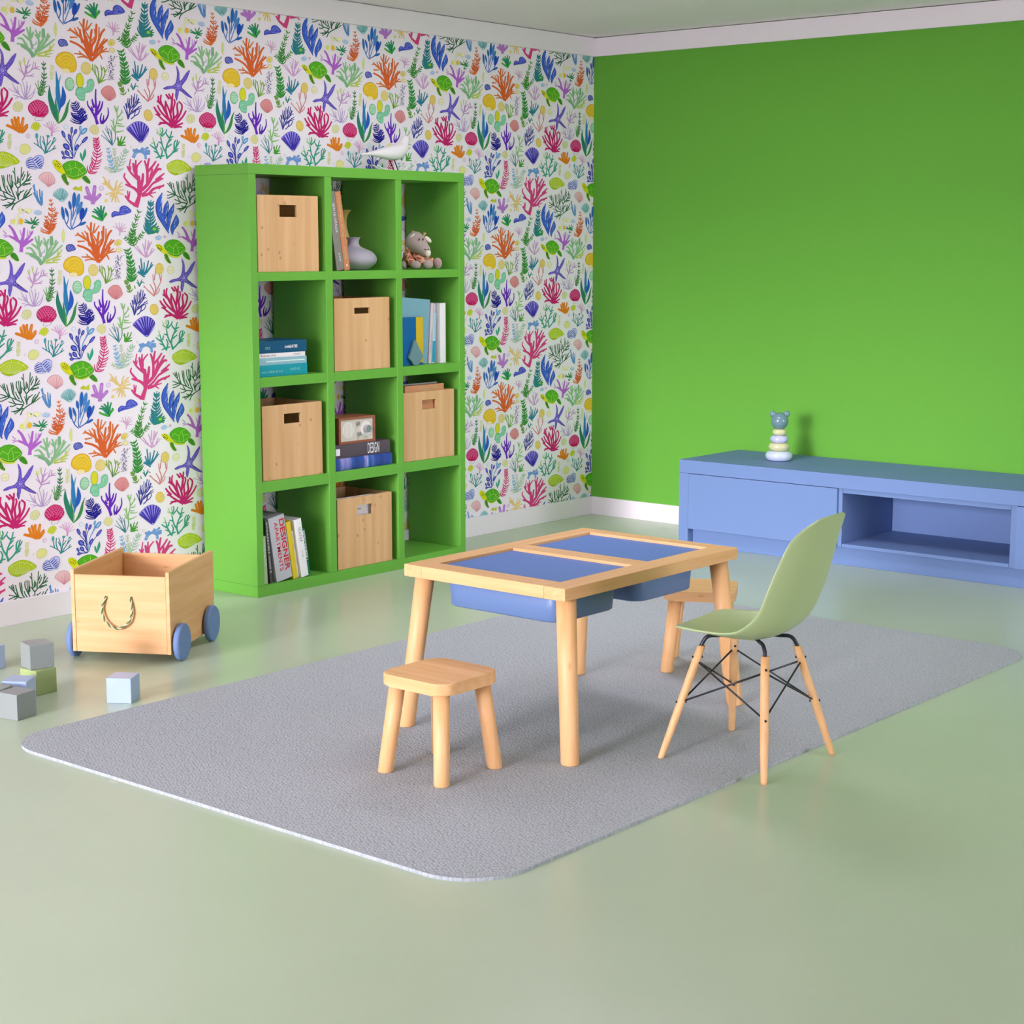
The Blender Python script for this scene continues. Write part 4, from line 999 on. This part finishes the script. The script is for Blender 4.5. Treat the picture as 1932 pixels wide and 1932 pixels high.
z_ += 0.0198
g = book('thick navy blue book on top of the lying stack', (0.336, SY, z_), 0.0510, 0.275, 0.20, '#0d5276', flat=True, group=G2)
along(g, 'CRUZ', 0.0155, 'ink_aqua', 0.034, 0.021, stretch=0.7); along(g, 'A wrinkle IN TIME', 0.0185, 'ink_white', 0.146, 0.024, stretch=0.52, bold=0.0005)

# second row, right
Z2 = ROW[1][0] + 0.0006
g = book('large pale teal book with a glossy cover behind the blue and yellow one', (0.298, -1.8965, Z2), 0.2255, 0.300, 0.020, '#7fb0bc', -0.080, group=G1)
g.location = (0.296, -1.8970, Z2 + 0.0182)
bb = book('blue and yellow picture book facing out in the second row', (0.3125, -1.8945, Z2), 0.176, 0.222, 0.012, '#0e63a0', 0.0, group=G1)
obj('yellow_band', prism([(-0.001, 0), (-0.001, 0), (0, 0)], 0, 0.001) if False else add_box(bmesh.new(), 0.0004, 0.0016, 0.128, 0.1755, 0.010, 0.2215), cover('#d9b928'), bb)
# teardrop ornament
pts = []
for q in closed(P("350,1225 450,1420 535,1580 545,1680 470,1760 440,1845 310,1845 280,1760 200,1690 230,1580 300,1350"), 3):
    v = at(755 + q[0] / 13.32, 550 + q[1] / 13.32, 0, 0.322); pts.append((v.y, v.z))
zm = min(p_[1] for p_ in pts); pts = [(y, z__ - zm + 0.0) for y, z__ in pts]; ym = sum(p_[0] for p_ in pts) / len(pts)
bm = prism([(y - ym, z__) for y, z__ in pts], -0.006, 0.006, 0.0015)
bmesh.ops.transform(bm, matrix=Matrix(((0, 0, 1, 0), (1, 0, 0, 0), (0, 1, 0, 0), (0, 0, 0, 1))), verts=bm.verts)
tag(obj('teardrop_ornament', bm, cover('#6c8f93'), None, False, (0.3235, ym, Z2)), 'grey-teal teardrop ornament standing before the blue and yellow book', 'ornament')
g = book('thin blush book with dark spine words in the second row', (0.300, -1.6655, Z2), 0.0180, 0.283, 0.19, '#dccfd2', -0.075, group=G1)
g.location.z += 0.0015
gdown(g, 0.105, 0.0075, 'ink_grey', 0.018, 0.150, gaps=((0.5, 0.56),))
g = book('slim aqua book between blush and white ones in the second row', (0.300, -1.6440, Z2), 0.0185, 0.236, 0.19, '#bfe4e6', -0.072, group=G1)
g.location.z += 0.0015
obj('blue_band', add_box(bmesh.new(), 0.0003, 0.0012, 0.0006, 0.0184, 0.006, 0.105), cover('#27a3c4'), g)
gdown(g, 0.115, 0.0085, 'cover_27a3c4', 0.0185, 0.230, gaps=((0.3, 0.36), (0.7, 0.74)))
g = book('grey white book beside the slim aqua one in the second row', (0.280, -1.6230, Z2), 0.0100, 0.278, 0.18, '#cfcdc8', -0.073, group=G1)
g.location.z += 0.001
g = book('plain white book at the right end of the second row', (0.306, -1.5905, Z2), 0.0390, 0.282, 0.20, '#f4f2f0', 0.0, group=G1)

# third row, middle: two big books with a radio on top
m, n, l, b = base_mat('cover_nebula', hx('#33539f'), 0.4, 0.5)
tc = n.new('ShaderNodeTexCoord'); mp = n.new('ShaderNodeMapping'); mp.inputs['Scale'].default_value = (1, 9, 1.0); mp.inputs['Rotation'].default_value = (0.25, 0, 0)
no = n.new('ShaderNodeTexNoise'); no.inputs['Scale'].default_value = 2.2; no.inputs['Detail'].default_value = 1.5
l.new(tc.outputs['Object'], mp.inputs[0]); l.new(mp.outputs[0], no.inputs['Vector'])
rp = n.new('ShaderNodeValToRGB'); l.new(no.outputs['Fac'], rp.inputs[0])
rp.color_ramp.elements[0].position = 0.36; rp.color_ramp.elements[0].color = (*hx('#26408a'), 1)
rp.color_ramp.elements[1].position = 0.66; rp.color_ramp.elements[1].color = (*hx('#9a95cf'), 1)
e = rp.color_ramp.elements.new(0.52); e.color = (*hx('#3f5fae'), 1)
l.new(rp.outputs[0], b.inputs['Base Color'])
G3 = 'two big books under the radio'
z_ = ROW[2][0] + 0.0005
g = book('big blue and violet book lying under the dark design book', (0.345, -2.334, z_), 0.0545, 0.362, 0.26, '#33539f', flat=True, group=G3, spine_round=0.004)
g.children[0].data.materials[0] = MATS['cover_nebula']
obj('light_streak', add_box(bmesh.new(), 0.0040, 0.0046, 0.1995, 0.2055, 0.004, 0.050), cover('#8fc4f0'), g)
z_ += 0.0548
g = book('big dark book lettered DESIGN lying under the radio', (0.341, -2.332, z_), 0.0600, 0.352, 0.26, '#584c55', flat=True, group=G3, spine_round=0.003)
along(g, 'DESIGN', 0.068, 'ink_white', 0.203, 0.030, 0.0046, stretch=0.325, bold=0.0004)
obj('white_mark', add_box(bmesh.new(), 0.0030, 0.0036, 0.004, 0.030, 0.014, 0.044), 'ink_white', g)
z_ += 0.0603
# radio
rd = thing('radio', 'small wooden table radio with cream front on the dark design book', 'radio', (0.255, -2.180, z_))
obj('case', box(-0.075, 0.070, -0.1155, 0.1155, 0.0, 0.118, 0.003), 'cherry', rd)
bm = bmesh.new()
for q in ((-0.1155, -0.103, 0, 0.118), (0.103, 0.1155, 0, 0.118), (-0.103, 0.103, 0, 0.0105), (-0.103, 0.103, 0.1075, 0.118)):
    add_box(bm, 0.0702, 0.078, q[0], q[1], q[2], q[3])
obj('front_frame', bm, 'cherry', rd)
paint('cream_panel', hx('#d9d2c0'), 0.6, 0.05, 80)
paint('cream_white', hx('#f1ede4'), 0.4, 0.02, 30)
paint('brushed_steel', hx('#b7b6b4'), 0.3, 0.05, 60, metal=0.7)
fpn = obj('front_plate', box(0.0702, 0.0735, -0.1025, 0.1025, 0.0108, 0.1072), 'cream_panel', rd)
def disc(r, x0, x1, y, z__, seg=28):
    bm = bmesh.new(); add_lathe(bm, [(0, x0), (r - 0.0008, x0), (r, x0 + 0.0008), (r, x1 - 0.0008), (r - 0.0008, x1), (0, x1)], seg)
    bmesh.ops.transform(bm, matrix=Matrix(((0, 0, 1, 0), (1, 0, 0, y), (0, 1, 0, z__), (0, 0, 0, 1))), verts=bm.verts); return bm
spk = obj('speaker', disc(0.0365, 0.0736, 0.0755, -0.055, 0.061), 'cream_white', rd)
bm = bmesh.new()
for i in range(-3, 4):
    w_ = math.sqrt(max(0, 0.034 ** 2 - (i * 0.0085) ** 2))
    add_box(bm, 0.0755, 0.0763, -0.055 + i * 0.0085 - 0.0012, -0.055 + i * 0.0085 + 0.0012, 0.061 - w_, 0.061 + w_)
obj('speaker_grille', bm, 'cream_panel', spk)
dl = obj('dial', disc(0.0345, 0.0736, 0.0775, 0.056, 0.061), 'cream_white', rd)
obj('dial_knob', disc(0.0175, 0.0776, 0.0960, 0.056, 0.061), 'brushed_steel', dl)
for yy, zz in ((0.004, 0.088), (0.010, 0.040)):
    obj('knob', disc(0.0095, 0.0736, 0.0840, yy, zz, 20), 'brushed_steel', rd)

# bottom row, left: leaning books
Z4 = ROW[3][0] + 0.0008
LN = 0.155
g = book('pale green paperback at the left end of the bottom row', (0.338, -2.7605, Z4), 0.0200, 0.210, 0.19, '#a9bf8f', 0.040, group=G1)
gdown(g, 0.110, 0.0125, 'ink_mint', 0.020, 0.195)
g = book('black and white striped book next to the pale green paperback', (0.340, -2.7290, Z4), 0.0150, 0.284, 0.19, '#4a4746', 0.085, group=G1)
gdown(g, 0.220, 0.0100, 'ink_white', 0.015, 0.268, gaps=((0.62, 0.66), (0.92, 0.95)))
g = book('thick silver grey book lettered DESIGNER APARTMENTS in the bottom row', (0.342, -2.6920, Z4), 0.0920, 0.286, 0.20, '#c3c4ca', LN, group=G1, spine_round=0.003)
down(g, 'DESIGNER', 0.041, 'ink_red', 0.092, 0.272, 0.0034, 0.74, 1.24, 0.0007)
down(g, 'APARTMENTS', 0.031, 'ink_red', 0.092, 0.262, 0.0034, 0.37, 1.15, 0.0001)
g = book('bright yellow book in the bottom row', (0.344, -2.5960, Z4), 0.0270, 0.258, 0.19, '#e2c62a', LN, group=G1)
g = book('slim white book behind the yellow one in the bottom row', (0.330, -2.5675, Z4), 0.0190, 0.212, 0.19, '#eceae6', LN, group=G1)
gdown(g, 0.070, 0.007, 'ink_grey', 0.019, 0.195)
g = book('tall white book with grey title in the bottom row', (0.344, -2.5475, Z4), 0.0420, 0.262, 0.19, '#f6f5f3', LN, group=G1)
gdown(g, 0.062, 0.016, 'ink_grey', 0.042, 0.222, f=0.6); gdown(g, 0.030, 0.007, 'ink_grey', 0.042, 0.120, f=0.55)
g = book('dark green book at the right end of the bottom row', (0.328, -2.5035, Z4), 0.0250, 0.212, 0.18, '#10755c', LN, group=G1)
down(g, 'INSTRUCTION BOOK 1', 0.018, 'ink_white', 0.025, 0.204, f=0.62, stretch=0.72, bold=0.0005)

# books and papers standing in the boxes
zb = ROW[2][0] + 0.0135
g = book('orange book standing inside the third row bamboo box', (0.328, -1.8600, zb), 0.268, 0.337, 0.022, '#cf9468', group=G1)
galong(g, 0.130, 0.006, 'toy_cream', 0.095, 0.324); galong(g, 0.130, 0.006, 'toy_cream', 0.095, 0.314)
g = book('grey book behind the orange one inside the third row box', (0.303, -1.8740, zb), 0.262, 0.344, 0.014, '#b9b4b0', group=G1)
t = thing('paper_stack', 'white printed papers standing inside the bottom row bamboo box', 'papers', (0.318, -2.180, ROW[3][0] + 0.0135))
for i in range(5):
    obj('sheet', box(-0.0022 - i * 0.004, -i * 0.004, -0.128, 0.118 - 0.006 * i, 0, 0.303 + 0.003 * math.sin(i * 2.3)), 'ink_white', t)
bm = bmesh.new()
for k, (y, z__, w_, h_) in enumerate(((0.010, 0.272, 0.020, 0.003), (0.012, 0.263, 0.004, 0.004), (0.022, 0.264, 0.003, 0.002), (0.006, 0.243, 0.003, 0.006), (0.014, 0.244, 0.005, 0.005), (0.022, 0.243, 0.006, 0.005))):
    add_box(bm, 0.0001, 0.0006, y, y + w_, z__, z__ + h_)
obj('print', bm, 'ink_dark', t)

# ------------------------------------------------------------------ vases
paint('grey_ceramic', hx('#aaa7ae'), 0.55, 0.02, 20)
paint('tan_ceramic', hx('#c2ad62'), 0.55, 0.05, 30)
def vase(label, loc, prof, mat):
    pr = smooth_pts([(r, 0, z__) for r, z__ in prof], 5)
    outer = [(q.x, q.z) for q in pr]
    inner = [(max(r - 0.004, 0.004), z__) for r, z__ in outer[::-1] if z__ > 0.012] + [(0.0, 0.010)]
    bm = lathe([(0, 0)] + outer + inner, 40)
    return tag(obj('vase', bm, mat, None, True, loc), label, 'vase')
vase('squat grey ceramic vase with a narrow neck in the top row', (0.205, -2.062, 1.3815), [(0.052, 0.0), (0.070, 0.006), (0.100, 0.030), (0.105, 0.055), (0.085, 0.082), (0.040, 0.102), (0.026, 0.116), (0.026, 0.134), (0.034, 0.147)], 'grey_ceramic')
vase('slender tan vase with a flared rim behind the leaning books', (0.068, -1.982, 1.3815), [(0.020, 0.0), (0.030, 0.030), (0.034, 0.080), (0.026, 0.140), (0.013, 0.190), (0.012, 0.225), (0.018, 0.250), (0.033, 0.272)], 'tan_ceramic')

# ------------------------------------------------------------------ bird on the bookcase
paint('matt_white', hx('#efedea'), 0.55, 0.01, 20)
bd = thing('bird_figurine', 'white wooden bird figurine with a long tail on top of the bookcase', 'figurine', (0.18, -1.776, BH))
sp = smooth_pts([(0, -0.205, 0.073), (0, -0.150, 0.078), (0, -0.090, 0.082), (0, -0.030, 0.086), (0, 0.025, 0.092), (0, 0.064, 0.112), (0, 0.082, 0.138), (0, 0.094, 0.155), (0, 0.113, 0.156)], 6)
rd_ = [q.x for q in smooth_pts([(0.002, 0, 0), (0.008, 0, 0), (0.018, 0, 0), (0.031, 0, 0), (0.037, 0, 0), (0.032, 0, 0), (0.022, 0, 0), (0.018, 0, 0), (0.008, 0, 0)], 6)]
bm = bmesh.new(); add_tube(bm, sp, [max(r, 0.0015) for r in rd_], 24)
obj('body', bm, 'matt_white', bd, True)
obj('beak', tube([(0, 0.110, 0.156), (0, 0.124, 0.1535), (0, 0.140, 0.150)], [0.0082, 0.0045, 0.0008], 12), 'matt_white', bd, True)
for sx, dy in ((-0.012, -0.002), (0.012, 0.004)):
    obj('leg', tube([(sx, dy - 0.004, 0.058), (sx * 0.9, dy + 0.026, 0.006)], 0.0026, 8), 'black_metal', bd, True)
rk = smooth_pts([(0, -0.112, 0.028), (0, -0.070, 0.012), (0, 0, 0.0042), (0, 0.060, 0.012), (0, 0.108, 0.034)], 6)
for sx in (-0.013, 0.013):
    obj('rocker', tube([(sx, q.y, q.z) for q in rk], 0.0040, 10), 'matt_white', bd, True)

# ------------------------------------------------------------------ plush giraffe in the top right compartment
m, n, l, b = base_mat('plush_body', hx('#b9a79d'), 0.95, 0.1)
b.inputs['Sheen Weight'].default_value = 0.4
m, n, l, b = base_mat('plush_patch', hx('#c0714f'), 0.95, 0.1)
tc = n.new('ShaderNodeTexCoord'); vo = n.new('ShaderNodeTexVoronoi'); vo.feature = 'DISTANCE_TO_EDGE'; vo.inputs['Scale'].default_value = 48
l.new(tc.outputs['Object'], vo.inputs['Vector'])
rp = n.new('ShaderNodeValToRGB'); l.new(vo.outputs['Distance'], rp.inputs[0])
rp.color_ramp.elements[0].position = 0.06; rp.color_ramp.elements[0].color = (*hx('#e2b394'), 1)
rp.color_ramp.elements[1].position = 0.16; rp.color_ramp.elements[1].color = (*hx('#b0674a'), 1)
l.new(rp.outputs[0], b.inputs['Base Color'])
paint('plush_cream', hx('#efe9d3'), 0.95, 0.03, 60)
paint('plush_dark', hx('#2a2320'), 0.6, 0.03, 60)
paint('plush_tan', hx('#c9a878'), 0.95, 0.05, 60)
paint('plush_pad', hx('#b58f8c'), 0.95, 0.05, 60)
o0 = at(791, 506, 0, 0.215)
gf = thing('plush_giraffe', 'sitting plush giraffe toy with spotted arms in the top right compartment', 'plush toy', (o0.x, o0.y + 0.003, ROW[0][0] + 0.0008), YAW)
U = 0.000151
def gp(x, y, dep=0.0): return Vector(((x - 815) * U, dep, max((1868 - y) * U, 0.0)))
def gell(name, x, y, dep, rx, ry, rz, mat, par=None, rot=None):
    return obj(name, add_ellipsoid(bmesh.new(), gp(x, y, dep), (rx, ry, rz), rot), mat, par or gf, True)
# one continuous body: trunk, neck stub
bm = bmesh.new(); add_tube(bm, smooth_pts([gp(560, 1810, 0.035), gp(550, 1700, 0.035), gp(560, 1450, 0.03), gp(600, 1250, 0.02)], 5), [0.040, 0.046, 0.048, 0.050, 0.050, 0.049, 0.048, 0.046, 0.044, 0.042, 0.040, 0.038, 0.036, 0.034, 0.030, 0.026][:16], 20)
obj('body', bm, 'plush_patch', gf, True)
hd = bmesh.new()
add_tube(hd, smooth_pts([gp(480, 960, 0.010), gp(600, 1020, 0.000), gp(760, 1110, -0.018), gp(930, 1240, -0.034), gp(1040, 1330, -0.042), gp(1085, 1365, -0.045)], 5),
         [0.026, 0.036, 0.043, 0.047, 0.050, 0.052, 0.053, 0.053, 0.052, 0.050, 0.048, 0.045, 0.042, 0.039, 0.036, 0.034, 0.0315, 0.030, 0.0285, 0.027, 0.0255, 0.024, 0.021, 0.017, 0.011, 0.005], 24)
head = obj('head', hd, 'plush_body', gf, True)
gell('muzzle_tip', 1085, 1370, -0.046, 0.015, 0.016, 0.020, 'plush_cream', head)
for x, y, d_ in ((830, 950, -0.064), (945, 950, -0.058)): gell('eye', x, y, d_, 0.0032, 0.0034, 0.0058, 'plush_dark', head)
for x, y, d_ in ((1015, 1265, -0.067), (1112, 1272, -0.059)): gell('nostril', x, y, d_, 0.0052, 0.0030, 0.0024, 'plush_dark', head)
gell('ear', 1085, 955, -0.012, 0.020, 0.006, 0.010, 'plush_cream', head, Matrix.Rotation(0.75, 3, 'Y'))
gell('ear', 600, 850, -0.045, 0.017, 0.006, 0.006, 'plush_cream', head, Matrix.Rotation(-0.8, 3, 'Y'))
for x, y, d_, a in ((970, 785, -0.005, -0.6), (620, 735, 0.0, 0.1)):
    q = gp(x, y, d_); dr = Vector((-math.sin(a), 0, math.cos(a)))
    obj('horn', tube([q - dr * 0.016, q - dr * 0.004, q + dr * 0.005, q + dr * 0.008], [0.006, 0.006, 0.008, 0.004], 12), 'plush_tan', head, True)
gell('mane', 690, 745, 0.012, 0.012, 0.010, 0.010, 'plush_dark', head)
obj('collar', tube(smooth_pts([gp(480, 900, -0.028), gp(440, 1060, -0.036), gp(430, 1200, -0.034), gp(520, 1330, -0.040)], 5), 0.0075, 10), 'plush_patch', gf, True)
for pts, r0, r1 in (([gp(420, 1380, -0.02), gp(500, 1550, -0.045), gp(600, 1700, -0.055)], 0.018, 0.019), ([gp(640, 1440, -0.01), gp(800, 1530, -0.035), gp(960, 1680, -0.045)], 0.018, 0.019), ([gp(780, 1560, 0.02), gp(980, 1590, 0.012), gp(1230, 1640, 0.0)], 0.018, 0.017)):
    s_ = smooth_pts(pts, 4); obj('limb', tube(s_, [r0 + (r1 - r0) * i / (len(s_) - 1) for i in range(len(s_))], 16), 'plush_patch', gf, True)
for x, y, d_, rx, rz_ in ((700, 1735, -0.058, 0.026, 0.0200), (1085, 1722, -0.046, 0.025, 0.0220), (1375, 1690, 0.0, 0.021, 0.0265), (350, 1735, -0.035, 0.016, 0.0200)):
    q = gp(x, 1868, d_); gf_ = obj('paw', add_ellipsoid(bmesh.new(), (q.x, q.y, rz_), (rx, 0.021, rz_)), 'plush_body', gf, True)
gell('paw_pad', 1385, 1690, -0.0185, 0.011, 0.004, 0.015, 'plush_pad')
